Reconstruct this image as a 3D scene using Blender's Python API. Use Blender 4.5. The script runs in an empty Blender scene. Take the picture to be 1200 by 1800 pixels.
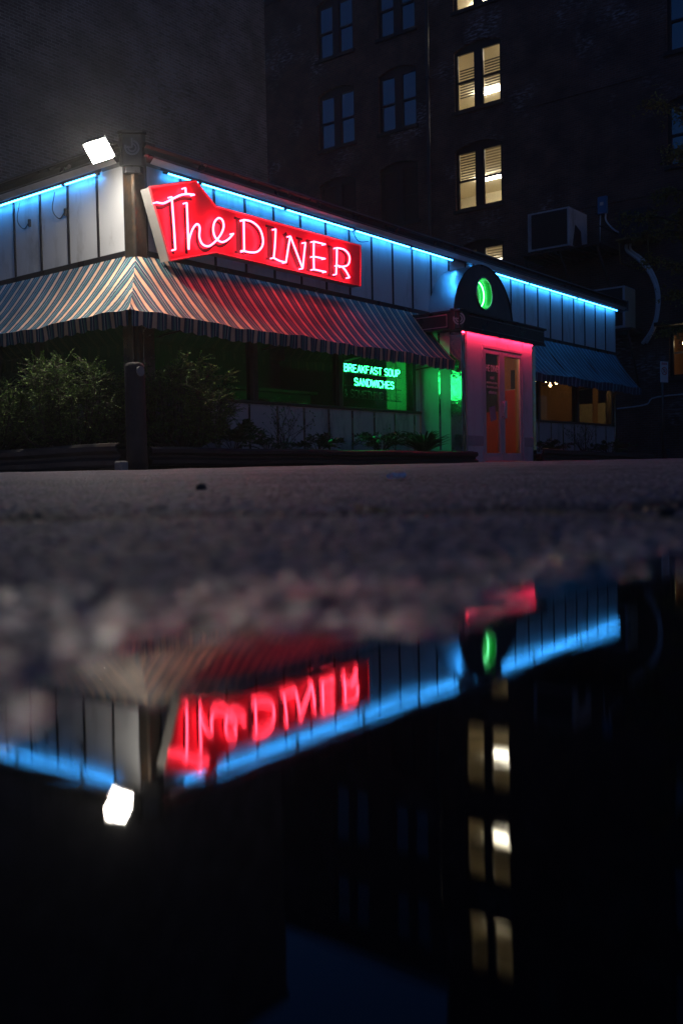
import bpy, bmesh, math, random
import numpy as np
from math import sin, cos, pi, radians, sqrt, atan2, exp
from mathutils import Vector, Matrix

S = bpy.context.scene
COL = S.collection
random.seed(7)

# ------------------------------------------------------------------ camera
CAM_H = 0.07
cam_d = bpy.data.cameras.new("camera")
cam = bpy.data.objects.new("camera", cam_d)
COL.objects.link(cam)
P, RL = radians(2.36), radians(1.15)
F = Vector((0, cos(P), -sin(P)))
R0, U0 = Vector((1, 0, 0)), Vector((0, sin(P), cos(P)))
Rv = R0 * cos(RL) - U0 * sin(RL)
Uv = U0 * cos(RL) + R0 * sin(RL)
mw = Matrix((Rv, Uv, -F)).transposed().to_4x4()
mw.translation = (0, 0, CAM_H)
cam.matrix_world = mw
cam_d.sensor_fit = 'HORIZONTAL'
cam_d.sensor_width = 24.0
cam_d.lens = 34.0
cam_d.clip_start = 0.01
cam_d.clip_end = 2000
cam_d.dof.use_dof = True
cam_d.dof.focus_distance = 13.5
cam_d.dof.aperture_fstop = 3.0
S.camera = cam

# ------------------------------------------------------------------ sky, exposure
w = bpy.data.worlds.new("World")
S.world = w
w.use_nodes = True
nt = w.node_tree
sky = nt.nodes.new("ShaderNodeTexSky")
sky.sky_type = 'NISHITA'
sky.sun_disc = False
sky.sun_elevation = radians(2.2)
sky.sun_rotation = radians(142)
sky.ozone_density = 4.0
sky.dust_density = 0.6
bg = nt.nodes["Background"]
wb = nt.nodes.new("ShaderNodeMix"); wb.data_type = 'RGBA'; wb.blend_type = 'MULTIPLY'
wb.inputs["Factor"].default_value = 1.0; wb.inputs["B"].default_value = (0.50, 0.64, 0.95, 1)   # white balance for lamplight
nt.links.new(sky.outputs[0], wb.inputs["A"])
nt.links.new(wb.outputs["Result"], bg.inputs[0])
bg.inputs[1].default_value = 0.12
S.view_settings.view_transform = 'Standard'
S.view_settings.look = 'None'
S.view_settings.exposure = 0.0
S.view_settings.gamma = 1.0
S.cycles.use_denoising = True
S.cycles.max_bounces = 8
S.cycles.diffuse_bounces = 3
S.cycles.glossy_bounces = 4
S.cycles.transparent_max_bounces = 12
S.cycles.sample_clamp_indirect = 6.0

# ------------------------------------------------------------------ local frame of the block
# x runs along the diner's front, y runs into the diner, origin at the corner (world z kept)
TH = radians(38.0)
OX, OY = -2.31722819, 11.3
ROT = pi / 2 - TH
ux, uy = sin(TH), cos(TH)
def W(x, y, z=0.0):
    return Vector((OX + ux * x - uy * y, OY + uy * x + ux * y, z))
def loc_of(X, Y):
    dx, dy = X - OX, Y - OY
    return dx * ux + dy * uy, -dx * uy + dy * ux

# ------------------------------------------------------------------ materials
MATS = {}
def mat(name, col, rough=0.6, metal=0.0, spec=0.5, noise=0.0, nscale=8.0, bump=0.0, bscale=40.0, emit=None, estr=0.0, rvar=0.0, ior=None, dirt=None, dscale=3.0):
    m = bpy.data.materials.new(name); m.use_nodes = True
    t = m.node_tree; b = t.nodes["Principled BSDF"]
    L = t.links.new
    b.inputs["Base Color"].default_value = (*col, 1)
    b.inputs["Roughness"].default_value = rough
    b.inputs["Metallic"].default_value = metal
    b.inputs["Specular IOR Level"].default_value = spec
    if ior: b.inputs["IOR"].default_value = ior
    tc = t.nodes.new("ShaderNodeTexCoord")
    if noise > 0 or dirt:
        n = t.nodes.new("ShaderNodeTexNoise"); n.inputs["Scale"].default_value = nscale; n.inputs["Detail"].default_value = 6
        L(tc.outputs["Object"], n.inputs["Vector"])
        mx = t.nodes.new("ShaderNodeMix"); mx.data_type = 'RGBA'
        mx.inputs["A"].default_value = (*[c * (1 - noise) for c in col], 1)
        mx.inputs["B"].default_value = (*[min(1, c * (1 + noise)) for c in col], 1)
        L(n.outputs["Fac"], mx.inputs["Factor"])
        out = mx.outputs["Result"]
        if dirt:
            d = t.nodes.new("ShaderNodeTexNoise"); d.inputs["Scale"].default_value = dscale; d.inputs["Detail"].default_value = 8; d.inputs["Roughness"].default_value = 0.7
            mp = t.nodes.new("ShaderNodeMapping"); mp.inputs["Scale"].default_value = (1, 1, 0.35)
            L(tc.outputs["Object"], mp.inputs["Vector"]); L(mp.outputs[0], d.inputs["Vector"])
            cr = t.nodes.new("ShaderNodeValToRGB"); cr.color_ramp.elements[0].position = 0.52; cr.color_ramp.elements[1].position = 0.75
            L(d.outputs["Fac"], cr.inputs[0])
            m2 = t.nodes.new("ShaderNodeMix"); m2.data_type = 'RGBA'; m2.inputs["B"].default_value = (*dirt, 1)
            L(cr.outputs[0], m2.inputs["Factor"]); L(out, m2.inputs["A"]); out = m2.outputs["Result"]
        L(out, b.inputs["Base Color"])
        if rvar > 0:
            mr = t.nodes.new("ShaderNodeMapRange"); mr.inputs["To Min"].default_value = max(0.02, rough - rvar); mr.inputs["To Max"].default_value = min(1, rough + rvar)
            L(n.outputs["Fac"], mr.inputs["Value"]); L(mr.outputs[0], b.inputs["Roughness"])
    if bump > 0:
        n2 = t.nodes.new("ShaderNodeTexNoise"); n2.inputs["Scale"].default_value = bscale; n2.inputs["Detail"].default_value = 4
        L(tc.outputs["Object"], n2.inputs["Vector"])
        bp = t.nodes.new("ShaderNodeBump"); bp.inputs["Strength"].default_value = bump; bp.inputs["Distance"].default_value = 0.02
        L(n2.outputs["Fac"], bp.inputs["Height"]); L(bp.outputs[0], b.inputs["Normal"])
    if emit:
        b.inputs["Emission Color"].default_value = (*emit, 1); b.inputs["Emission Strength"].default_value = estr
    MATS[name] = m
    return m

def glow(name, col, s):
    m = bpy.data.materials.new(name); m.use_nodes = True
    t = m.node_tree; t.nodes.clear()
    e = t.nodes.new("ShaderNodeEmission"); o = t.nodes.new("ShaderNodeOutputMaterial")
    e.inputs[0].default_value = (*col, 1); e.inputs[1].default_value = s
    t.links.new(e.outputs[0], o.inputs[0]); MATS[name] = m
    return m

def glass(name, tint=(1, 1, 1), ior=1.5, rough=0.0):
    m = bpy.data.materials.new(name); m.use_nodes = True
    t = m.node_tree; t.nodes.clear(); L = t.links.new
    o = t.nodes.new("ShaderNodeOutputMaterial"); mx = t.nodes.new("ShaderNodeMixShader")
    tr = t.nodes.new("ShaderNodeBsdfTransparent"); tr.inputs[0].default_value = (*tint, 1)
    gl = t.nodes.new("ShaderNodeBsdfGlossy"); gl.inputs["Roughness"].default_value = rough
    fr = t.nodes.new("ShaderNodeFresnel"); ge = t.nodes.new("ShaderNodeNewGeometry")
    iv = t.nodes.new("ShaderNodeMapRange"); iv.inputs["To Min"].default_value = ior; iv.inputs["To Max"].default_value = 1.0 / ior
    L(ge.outputs["Backfacing"], iv.inputs["Value"]); L(iv.outputs[0], fr.inputs[0])
    L(fr.outputs[0], mx.inputs[0]); L(tr.outputs[0], mx.inputs[1]); L(gl.outputs[0], mx.inputs[2]); L(mx.outputs[0], o.inputs[0])
    MATS[name] = m
    return m

def brick(name, c1, c2, mortar, patch=None, scale=1.0, pscale=0.35, ppos=0.60):
    m = bpy.data.materials.new(name); m.use_nodes = True
    t = m.node_tree; b = t.nodes["Principled BSDF"]; L = t.links.new
    tc = t.nodes.new("ShaderNodeTexCoord"); sp = t.nodes.new("ShaderNodeSeparateXYZ"); L(tc.outputs["Object"], sp.inputs[0])
    ad = t.nodes.new("ShaderNodeMath"); L(sp.outputs[0], ad.inputs[0]); L(sp.outputs[1], ad.inputs[1])
    cb = t.nodes.new("ShaderNodeCombineXYZ"); L(ad.outputs[0], cb.inputs[0]); L(sp.outputs[2], cb.inputs[1])
    br = t.nodes.new("ShaderNodeTexBrick")
    br.inputs["Color1"].default_value = (*c1, 1); br.inputs["Color2"].default_value = (*c2, 1); br.inputs["Mortar"].default_value = (*mortar, 1)
    br.inputs["Scale"].default_value = scale
    br.inputs["Brick Width"].default_value = 0.23; br.inputs["Row Height"].default_value = 0.077; br.inputs["Mortar Size"].default_value = 0.009; br.inputs["Bias"].default_value = -0.2
    L(cb.outputs[0], br.inputs["Vector"])
    n = t.nodes.new("ShaderNodeTexNoise"); n.inputs["Scale"].default_value = 1.1; n.inputs["Detail"].default_value = 8
    L(cb.outputs[0], n.inputs["Vector"])
    mr = t.nodes.new("ShaderNodeMapRange"); mr.inputs["From Min"].default_value = 0.3; mr.inputs["From Max"].default_value = 0.7; mr.inputs["To Min"].default_value = 0.55; mr.inputs["To Max"].default_value = 1.4
    L(n.outputs["Fac"], mr.inputs["Value"])
    mu = t.nodes.new("ShaderNodeMix"); mu.data_type = 'RGBA'; mu.blend_type = 'MULTIPLY'; mu.inputs["Factor"].default_value = 1
    L(br.outputs["Color"], mu.inputs["A"]); L(mr.outputs[0], mu.inputs["B"])
    out = mu.outputs["Result"]
    if patch:
        # worn whitewash left in streaks on some bricks
        n2 = t.nodes.new("ShaderNodeTexNoise"); n2.inputs["Scale"].default_value = pscale; n2.inputs["Detail"].default_value = 3
        n3 = t.nodes.new("ShaderNodeTexNoise"); n3.inputs["Scale"].default_value = 9.0; n3.inputs["Detail"].default_value = 5
        mp = t.nodes.new("ShaderNodeMapping"); mp.inputs["Scale"].default_value = (0.5, 1.6, 1); L(cb.outputs[0], mp.inputs[0]); L(mp.outputs[0], n3.inputs["Vector"])
        L(cb.outputs[0], n2.inputs["Vector"])
        r2 = t.nodes.new("ShaderNodeMapRange"); r2.inputs["From Min"].default_value = ppos; r2.inputs["From Max"].default_value = ppos + 0.12
        L(n2.outputs["Fac"], r2.inputs["Value"])
        r3 = t.nodes.new("ShaderNodeMapRange"); r3.inputs["From Min"].default_value = 0.48; r3.inputs["From Max"].default_value = 0.62
        L(n3.outputs["Fac"], r3.inputs["Value"])
        mm = t.nodes.new("ShaderNodeMath"); mm.operation = 'MULTIPLY'; L(r2.outputs[0], mm.inputs[0]); L(r3.outputs[0], mm.inputs[1])
        m3 = t.nodes.new("ShaderNodeMix"); m3.data_type = 'RGBA'; m3.inputs["B"].default_value = (*patch, 1)
        L(mm.outputs[0], m3.inputs["Factor"]); L(out, m3.inputs["A"]); out = m3.outputs["Result"]
    L(out, b.inputs["Base Color"]); b.inputs["Roughness"].default_value = 0.85
    bp = t.nodes.new("ShaderNodeBump"); bp.inputs["Strength"].default_value = 0.6; bp.inputs["Distance"].default_value = 0.012
    iv = t.nodes.new("ShaderNodeMath"); iv.operation = 'SUBTRACT'; iv.inputs[0].default_value = 1.0; L(br.outputs["Fac"], iv.inputs[1])
    ad2 = t.nodes.new("ShaderNodeMath"); ad2.operation = 'MULTIPLY_ADD'; ad2.inputs[1].default_value = 0.5; L(n.outputs["Fac"], ad2.inputs[0]); L(iv.outputs[0], ad2.inputs[2])
    L(ad2.outputs[0], bp.inputs["Height"]); L(bp.outputs[0], b.inputs["Normal"])
    MATS[name] = m
    return m

def stripes(name, bands, period, valance=False):
    """striped canvas: colour bands repeat along the eave (UV x in metres)"""
    m = bpy.data.materials.new(name); m.use_nodes = True
    t = m.node_tree; b = t.nodes["Principled BSDF"]; L = t.links.new
    uv = t.nodes.new("ShaderNodeUVMap"); uv.uv_map = "eave"
    sp = t.nodes.new("ShaderNodeSeparateXYZ"); L(uv.outputs[0], sp.inputs[0])
    md = t.nodes.new("ShaderNodeMath"); md.operation = 'FLOORED_MODULO'; md.inputs[1].default_value = period; L(sp.outputs[0], md.inputs[0])
    dv = t.nodes.new("ShaderNodeMath"); dv.operation = 'DIVIDE'; dv.inputs[1].default_value = period; L(md.outputs[0], dv.inputs[0])
    cr = t.nodes.new("ShaderNodeValToRGB"); cr.color_ramp.interpolation = 'CONSTANT'
    els = cr.color_ramp.elements
    els[0].position = bands[0][0]; els[0].color = (*bands[0][1], 1)
    els[1].position = bands[1][0]; els[1].color = (*bands[1][1], 1)
    for p, c in bands[2:]:
        e = els.new(p); e.color = (*c, 1)
    L(dv.outputs[0], cr.inputs[0])
    n = t.nodes.new("ShaderNodeTexNoise"); n.inputs["Scale"].default_value = 2.5; n.inputs["Detail"].default_value = 7
    tc = t.nodes.new("ShaderNodeTexCoord"); L(tc.outputs["Object"], n.inputs["Vector"])
    mr = t.nodes.new("ShaderNodeMapRange"); mr.inputs["From Min"].default_value = 0.3; mr.inputs["From Max"].default_value = 0.7; mr.inputs["To Min"].default_value = 0.6; mr.inputs["To Max"].default_value = 1.15
    L(n.outputs["Fac"], mr.inputs["Value"])
    mu = t.nodes.new("ShaderNodeMix"); mu.data_type = 'RGBA'; mu.blend_type = 'MULTIPLY'; mu.inputs["Factor"].default_value = 1
    L(cr.outputs[0], mu.inputs["A"]); L(mr.outputs[0], mu.inputs["B"])
    L(mu.outputs["Result"], b.inputs["Base Color"]); b.inputs["Roughness"].default_value = 0.6; b.inputs["Specular IOR Level"].default_value = 0.25
    MATS[name] = m
    return m

mat("panel_white", (0.62, 0.62, 0.64), 0.32, noise=0.06, nscale=1.6, dirt=(0.30, 0.28, 0.26), dscale=2.2, rvar=0.1)
mat("panel_lower", (0.66, 0.55, 0.54), 0.45, noise=0.12, nscale=2.2, dirt=(0.2, 0.16, 0.14), dscale=2.4)
mat("batten", (0.035, 0.033, 0.035), 0.35, metal=0.6, noise=0.3)
mat("steel_trim", (0.42, 0.33, 0.26), 0.28, metal=1.0, noise=0.4, nscale=5, bump=0.25, bscale=14, rvar=0.15)
mat("chrome", (0.62, 0.58, 0.55), 0.14, metal=1.0, noise=0.2, nscale=6, bump=0.5, bscale=7)
mat("barrel_metal", (0.6, 0.62, 0.66), 0.3, metal=1.0, noise=0.1)
mat("bronze", (0.085, 0.068, 0.055), 0.34, metal=0.7, noise=0.5, nscale=7, bump=0.3, bscale=12, dirt=(0.32, 0.14, 0.04), dscale=5)
mat("dark_trim", (0.028, 0.028, 0.032), 0.3, metal=0.5, noise=0.25, nscale=5, rvar=0.12)
mat("soffit_grey", (0.62, 0.6, 0.6), 0.45, noise=0.2)
mat("trim_line", (0.2, 0.2, 0.22), 0.3, metal=0.8)
mat("trim_pink", (0.42, 0.3, 0.33), 0.35, metal=0.6)
mat("marble_dark", (0.035, 0.038, 0.047), 0.28, noise=0.5, nscale=5, dirt=(0.08, 0.085, 0.1), dscale=2.5)
mat("roof_felt", (0.03, 0.03, 0.032), 0.9, noise=0.3)
mat("window_frame", (0.1, 0.075, 0.06), 0.4, metal=0.3, noise=0.35, nscale=6)
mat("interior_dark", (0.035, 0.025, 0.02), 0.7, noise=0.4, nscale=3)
mat("interior_tan", (0.5, 0.27, 0.12), 0.7, noise=0.25, nscale=4)
mat("interior_floor", (0.08, 0.06, 0.05), 0.4, noise=0.4, nscale=6)
mat("ceiling_dark", (0.12, 0.12, 0.11), 0.6, noise=0.3)
mat("blind_cream", (0.75, 0.68, 0.5), 0.7, noise=0.1)
mat("red_board", (0.66, 0.06, 0.02), 0.45, noise=0.25, nscale=3)
mat("yellow_post", (0.55, 0.32, 0.05), 0.5, noise=0.2)
mat("door_metal", (0.62, 0.6, 0.62), 0.38, metal=0.35, noise=0.1)
mat("door_plate", (0.7, 0.7, 0.72), 0.25, metal=0.6)
mat("decal_white", (0.9, 0.85, 0.86), 0.6)
mat("decal_dim", (0.6, 0.52, 0.48), 0.6)
mat("notice_paper", (0.32, 0.3, 0.34), 0.7, noise=0.5, nscale=40)
mat("tile_grey", (0.36, 0.36, 0.38), 0.4, noise=0.2)
mat("sign_red", (0.70, 0.055, 0.10), 0.38, noise=0.08, nscale=5)
mat("sign_side", (0.42, 0.4, 0.38), 0.4, metal=0.3, noise=0.2)
mat("sign_rim", (0.8, 0.12, 0.14), 0.35)
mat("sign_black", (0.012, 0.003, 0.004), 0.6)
mat("clip_black", (0.02, 0.02, 0.02), 0.5)
mat("rail_metal", (0.13, 0.115, 0.11), 0.42, metal=0.55, noise=0.5, nscale=5, dirt=(0.12, 0.06, 0.035), dscale=3, bump=0.2, bscale=20)
mat("rail_dark", (0.05, 0.047, 0.05), 0.38, metal=0.5, noise=0.5, nscale=5, bump=0.2, bscale=20)
mat("post_wood", (0.05, 0.038, 0.033), 0.75, noise=0.5, nscale=6, bump=0.6, bscale=22)
mat("pale_stone", (0.28, 0.26, 0.24), 0.8, noise=0.25, nscale=14)
mat("soil", (0.022, 0.017, 0.013), 0.95, noise=0.5, nscale=12, bump=1.0, bscale=25)
mat("leaf_yew", (0.075, 0.15, 0.028), 0.62, spec=0.25, noise=0.5, nscale=5)
mat("leaf_tip", (0.20, 0.32, 0.06), 0.6, spec=0.25, noise=0.4, nscale=5)
mat("leaf_hosta", (0.07, 0.14, 0.045), 0.35, noise=0.35, nscale=6)
mat("leaf_tree", (0.34, 0.29, 0.06), 0.6, noise=0.5, nscale=1.5)
mat("bark", (0.07, 0.05, 0.038), 0.85, noise=0.5, nscale=12)
mat("twig", (0.085, 0.05, 0.04), 0.8, noise=0.4, nscale=12)
mat("frame_black", (0.012, 0.012, 0.014), 0.5, noise=0.3)
mat("unlit_black", (0.004, 0.004, 0.005), 0.95)
mat("stone_sill", (0.045, 0.04, 0.04), 0.85, noise=0.3)
mat("room_cream", (0.8, 0.72, 0.55), 0.8, noise=0.04)
mat("room_floor", (0.3, 0.25, 0.18), 0.7)
mat("slat", (0.4, 0.34, 0.24), 0.6)
mat("slat_dark", (0.1, 0.09, 0.08), 0.6)
mat("ac_case", (0.6, 0.58, 0.62), 0.5, noise=0.15, nscale=3, dirt=(0.22, 0.2, 0.2), dscale=2)
mat("ac_cream", (0.78, 0.58, 0.38), 0.5, noise=0.12, nscale=3)
mat("ac_grille", (0.03, 0.033, 0.04), 0.5, noise=0.2)
mat("iron_dark", (0.03, 0.028, 0.028), 0.6, noise=0.4)
mat("wood_pale", (0.3, 0.19, 0.06), 0.7, noise=0.3)
mat("box_blue", (0.05, 0.2, 0.42), 0.4, noise=0.15)
mat("hose_grey", (0.8, 0.78, 0.8), 0.5, noise=0.15)
mat("pipe_dark", (0.035, 0.037, 0.045), 0.5, noise=0.3)
mat("sign_white", (0.72, 0.68, 0.66), 0.4, noise=0.1)
mat("sign_redpaint", (0.5, 0.03, 0.03), 0.4)
mat("plastic_clear", (0.75, 0.7, 0.75), 0.15, spec=0.8)
mat("rubble", (0.03, 0.028, 0.026), 0.8, noise=0.4)
mat("chair_red", (0.25, 0.03, 0.02), 0.4, noise=0.2)
mat("green_disc", (0.03, 0.42, 0.10), 0.22, noise=0.15, nscale=8)
mat("tube_off", (0.2, 0.26, 0.2), 0.3)
glow("neon_red", (1.0, 0.036, 0.072), 33.0)
glow("neon_green", (0.018, 1.0, 0.19), 75.0)
glow("neon_ring", (0.18, 1.0, 0.40), 7.0)
glow("tube_green", (0.03, 1.0, 0.16), 0.8)
glow("led_blue", (0.036, 0.36, 1.0), 26.0)
glow("led_red", (1.0, 0.025, 0.085), 58.0)
glow("flood_lens", (1.0, 0.93, 0.80), 500.0)
glow("lamp_warm", (1.0, 0.66, 0.28), 90.0)
glow("bulb_warm", (1.0, 0.78, 0.42), 30.0)
glow("lobby_glow", (1.0, 0.5, 0.2), 120.0)
glow("fluorescent", (1.0, 0.91, 0.72), 58.0)
glass("glass_diner", (0.55, 0.55, 0.52), 1.35)
glass("glass_door", (0.7, 0.66, 0.62), 1.4)
glass("glass_building", (0.25, 0.28, 0.3), 4.6)
glass("glass_lit", (0.92, 0.92, 0.9), 1.35)
brick("brick_left", (0.19, 0.15, 0.145), (0.085, 0.066, 0.066), (0.28, 0.27, 0.27), patch=(0.27, 0.26, 0.29), pscale=0.22, ppos=0.5)
brick("brick_back", (0.15, 0.066, 0.05), (0.085, 0.040, 0.033), (0.15, 0.12, 0.105), patch=(0.44, 0.40, 0.43), pscale=0.42, ppos=0.55)
brick("brick_far", (0.12, 0.08, 0.06), (0.09, 0.06, 0.05), (0.13, 0.12, 0.11))
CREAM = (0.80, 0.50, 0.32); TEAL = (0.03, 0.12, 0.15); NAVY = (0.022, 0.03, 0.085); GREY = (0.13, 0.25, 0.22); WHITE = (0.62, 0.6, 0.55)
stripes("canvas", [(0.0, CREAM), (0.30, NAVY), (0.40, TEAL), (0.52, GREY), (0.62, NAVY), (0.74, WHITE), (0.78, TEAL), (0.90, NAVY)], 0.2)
stripes("canvas_blue", [(0.0, (0.16, 0.3, 0.36)), (0.26, NAVY), (0.42, TEAL), (0.62, NAVY), (0.8, TEAL), (0.92, NAVY)], 0.185)

# ------------------------------------------------------------------ mesh builder
class MB:
    def __init__(s, o=(0, 0, 0)):
        s.v = []; s.f = []; s.m = []; s.o = o; s.uv = None; s.smooth = []
    def add(s, vs, fs, mi=0, sm=False):
        n = len(s.v); ox, oy, oz = s.o
        s.v += [(x - ox, y - oy, z - oz) for x, y, z in vs]
        s.f += [tuple(i + n for i in f) for f in fs]; s.m += [mi] * len(fs); s.smooth += [sm] * len(fs)
        return s
    def box(s, x0, x1, y0, y1, z0, z1, mi=0):
        x0, x1 = min(x0, x1), max(x0, x1); y0, y1 = min(y0, y1), max(y0, y1); z0, z1 = min(z0, z1), max(z0, z1)
        v = [(x0, y0, z0), (x1, y0, z0), (x1, y1, z0), (x0, y1, z0), (x0, y0, z1), (x1, y0, z1), (x1, y1, z1), (x0, y1, z1)]
        return s.add(v, [(0, 3, 2, 1), (4, 5, 6, 7), (0, 1, 5, 4), (1, 2, 6, 5), (2, 3, 7, 6), (3, 0, 4, 7)], mi)
    def prism(s, poly, axis, a, b, mi=0):
        """poly in the two other axes, extruded along axis from a to b"""
        def P3(p, t):
            return (t, p[0], p[1]) if axis == 'x' else (p[0], t, p[1]) if axis == 'y' else (p[0], p[1], t)
        n = len(poly)
        v = [P3(p, a) for p in poly] + [P3(p, b) for p in poly]
        f = [tuple(range(n)), tuple(range(2 * n - 1, n - 1, -1))] + [(i, i + n, (i + 1) % n + n, (i + 1) % n) for i in range(n)]
        return s.add(v, f, mi)
    def tube(s, pts, r, n=8, mi=0, cap=True, sm=True):
        pts = [Vector(p) for p in pts]
        rs = r if isinstance(r, (list, tuple)) else [r] * len(pts)
        vs = []; fs = []
        up = None
        for i, p in enumerate(pts):
            d = (pts[min(i + 1, len(pts) - 1)] - pts[max(i - 1, 0)])
            if d.length < 1e-9: d = Vector((0, 0, 1))
            d.normalize()
            if up is None:
                a = Vector((0, 0, 1)) if abs(d.z) < 0.9 else Vector((1, 0, 0))
                up = (a - d * a.dot(d)).normalized()
            else:
                up = up - d * up.dot(d)
                up = up.normalized() if up.length > 1e-6 else d.orthogonal().normalized()
            sd = d.cross(up)
            for k in range(n):
                a = 2 * pi * k / n
                vs.append(tuple(p + (up * cos(a) + sd * sin(a)) * rs[i]))
        for i in range(len(pts) - 1):
            for k in range(n):
                a, b = i * n + k, i * n + (k + 1) % n
                fs.append((a, b, b + n, a + n))
        if cap:
            fs.append(tuple(range(n - 1, -1, -1))); fs.append(tuple(range((len(pts) - 1) * n, len(pts) * n)))
        return s.add(vs, fs, mi, sm)
    def lathe(s, prof, c, n=16, mi=0):
        vs = [(c[0] + r * cos(2 * pi * k / n), c[1] + r * sin(2 * pi * k / n), c[2] + z) for r, z in prof for k in range(n)]
        fs = [(i * n + k, i * n + (k + 1) % n, (i + 1) * n + (k + 1) % n, (i + 1) * n + k) for i in range(len(prof) - 1) for k in range(n)]
        fs += [tuple(range(n - 1, -1, -1)), tuple(range((len(prof) - 1) * n, len(prof) * n))]
        return s.add(vs, fs, mi, True)
    def bar(s, a, b, wd, hd=None, mi=0):
        """square bar between two points"""
        return s.tube([a, b], wd * 0.7071, 4, mi, True, False)
    def build(s, name, mats, parent=None, bevel=0.0, label=None, seg=2):
        me = bpy.data.meshes.new(name)
        me.from_pydata(s.v, [], s.f)
        for mm in (mats if isinstance(mats, (list, tuple)) else [mats]):
            me.materials.append(MATS[mm])
        me.polygons.foreach_set("material_index", s.m)
        me.polygons.foreach_set("use_smooth", s.smooth)
        if s.uv:
            lay = me.uv_layers.new(name="eave")
            for lp in me.loops:
                lay.data[lp.index].uv = s.uv[lp.vertex_index]
        me.update()
        o = bpy.data.objects.new(name, me); COL.objects.link(o)
        if parent: o.parent = parent
        else:
            o.location = W(*s.o); o.rotation_euler = (0, 0, ROT)
        if bevel > 0:
            b = o.modifiers.new("bevel", 'BEVEL'); b.width = bevel; b.segments = seg; b.limit_method = 'ANGLE'; b.angle_limit = radians(40)
        if label: o["label"] = label
        return o

def thing(name, label, cat, o=(0, 0, 0), group=None):
    e = bpy.data.objects.new(name, None); COL.objects.link(e)
    e.location = W(*o); e.rotation_euler = (0, 0, ROT); e.empty_display_size = 0.2
    e["label"] = label; e["category"] = cat
    if group: e["group"] = group
    return e
def tag(o, label, cat, group=None):
    o["label"] = label; o["category"] = cat
    if group: o["group"] = group
    return o
def kind(o, k):
    o["kind"] = k
    return o

def smooth_path(pts, n=5):
    """Catmull-Rom through the points"""
    P_ = [Vector(p) for p in pts]
    if len(P_) < 3: return P_
    out = []
    for i in range(len(P_) - 1):
        p0, p1, p2, p3 = P_[max(i - 1, 0)], P_[i], P_[i + 1], P_[min(i + 2, len(P_) - 1)]
        for k in range(n):
            t = k / n
            out.append(0.5 * ((2 * p1) + (p2 - p0) * t + (2 * p0 - 5 * p1 + 4 * p2 - p3) * t * t + (3 * p1 - p0 - 3 * p2 + p3) * t ** 3))
    out.append(P_[-1])
    return out

# ------------------------------------------------------------------ ground and puddle
def hash2(ix, iy, seed):
    h = (ix.astype(np.int64) * 374761393 + iy.astype(np.int64) * 668265263 + seed * 1442695041) & 0xffffffff
    h = ((h ^ (h >> 13)) * 1274126177) & 0xffffffff
    return ((h ^ (h >> 16)) & 0xffff) / 65535.0
def vnoise(x, y, seed=0):
    ix, iy = np.floor(x), np.floor(y); fx, fy = x - ix, y - iy
    fx = fx * fx * (3 - 2 * fx); fy = fy * fy * (3 - 2 * fy)
    a = hash2(ix, iy, seed); b = hash2(ix + 1, iy, seed); c = hash2(ix, iy + 1, seed); d = hash2(ix + 1, iy + 1, seed)
    return (a + (b - a) * fx) * (1 - fy) + (c + (d - c) * fx) * fy - 0.5
EX = np.array([-9, -0.6, -0.15, -0.095, -0.085, -0.07, -0.035, 0.008, 0.05, 0.134, 0.218, 0.5, 1.0, 9])
EY = np.array([0.1, 0.12, 0.22, 0.262, 0.265, 0.285, 0.33, 0.372, 0.405, 0.555, 0.63, 0.72, 0.74, 0.74])
def sstep(a, b, x):
    t = np.clip((x - a) / (b - a), 0, 1); return t * t * (3 - 2 * t)
def ground_base(X, Y):
    d = Y - np.interp(X, EX, EY)
    d = np.maximum(d, np.abs(X) - 1.3); d2 = -1.2 - Y
    side = np.maximum(np.abs(X) - 1.3, d2)
    z = np.where(Y > 0.05, 0.0155 * d, 0.0155 * np.minimum(side, 2.0))
    z = np.maximum(z, -0.012 + 0.0155 * d * 0.2) if False else np.where(z < 0, np.maximum(z * 2.2, -0.03), z)
    k = 0.05
    zz = 0.2
    z = -np.log(np.exp(-np.minimum(z, 3) / k) + np.exp(-zz / k)) * k
    sx = (X - OX) * ux + (Y - OY) * uy
    z = z - 0.14 * sstep(9.0, 14.0, sx) * (Y > 5)
    return z
def ground_z(X, Y):
    X = np.asarray(X, float); Y = np.asarray(Y, float)
    r = np.hypot(X, Y)
    z = ground_base(X, Y)
    near = np.clip((r - 0.35) / 1.0, 0.12, 1.5)
    z = z + 0.007 * near * vnoise(X * 1.9, Y * 1.9, 1) + 0.0045 * near * vnoise(X * 7 + 3, Y * 7, 2) + 0.0035 * vnoise(X * 16, Y * 16 + 2, 6) * np.clip((6 - r) / 3, 0, 1)
    z = z + 0.0017 * vnoise(X * 33, Y * 33 + 5, 3) * np.clip((12 - r) / 6, 0, 1)
    g = vnoise(X * 105, Y * 105, 4)
    z = z + (0.0032 * g + 0.0022 * vnoise(X * 190 + 4, Y * 190, 7) + 0.0018 * np.clip(vnoise(X * 62 + 9, Y * 62, 5) - 0.22, 0, 1) * 4) * np.clip((5 - r) / 3, 0, 1)
    # a cracked, sunken seam across the tarmac
    yc = 1.40 + 0.24 * X + 0.10 * vnoise(X * 3.1, Y * 0 + 1, 8) + 0.03 * vnoise(X * 14, Y * 0 + 2, 9)
    z = z - 0.012 * np.exp(-((Y - yc) / 0.06) ** 2) + 0.009 * np.exp(-((Y - yc - 0.2) / 0.12) ** 2)
    return z
def gz(x, y):
    """ground height under a point of the block frame"""
    p = W(x, y); return float(ground_z(p.x, p.y))

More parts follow.
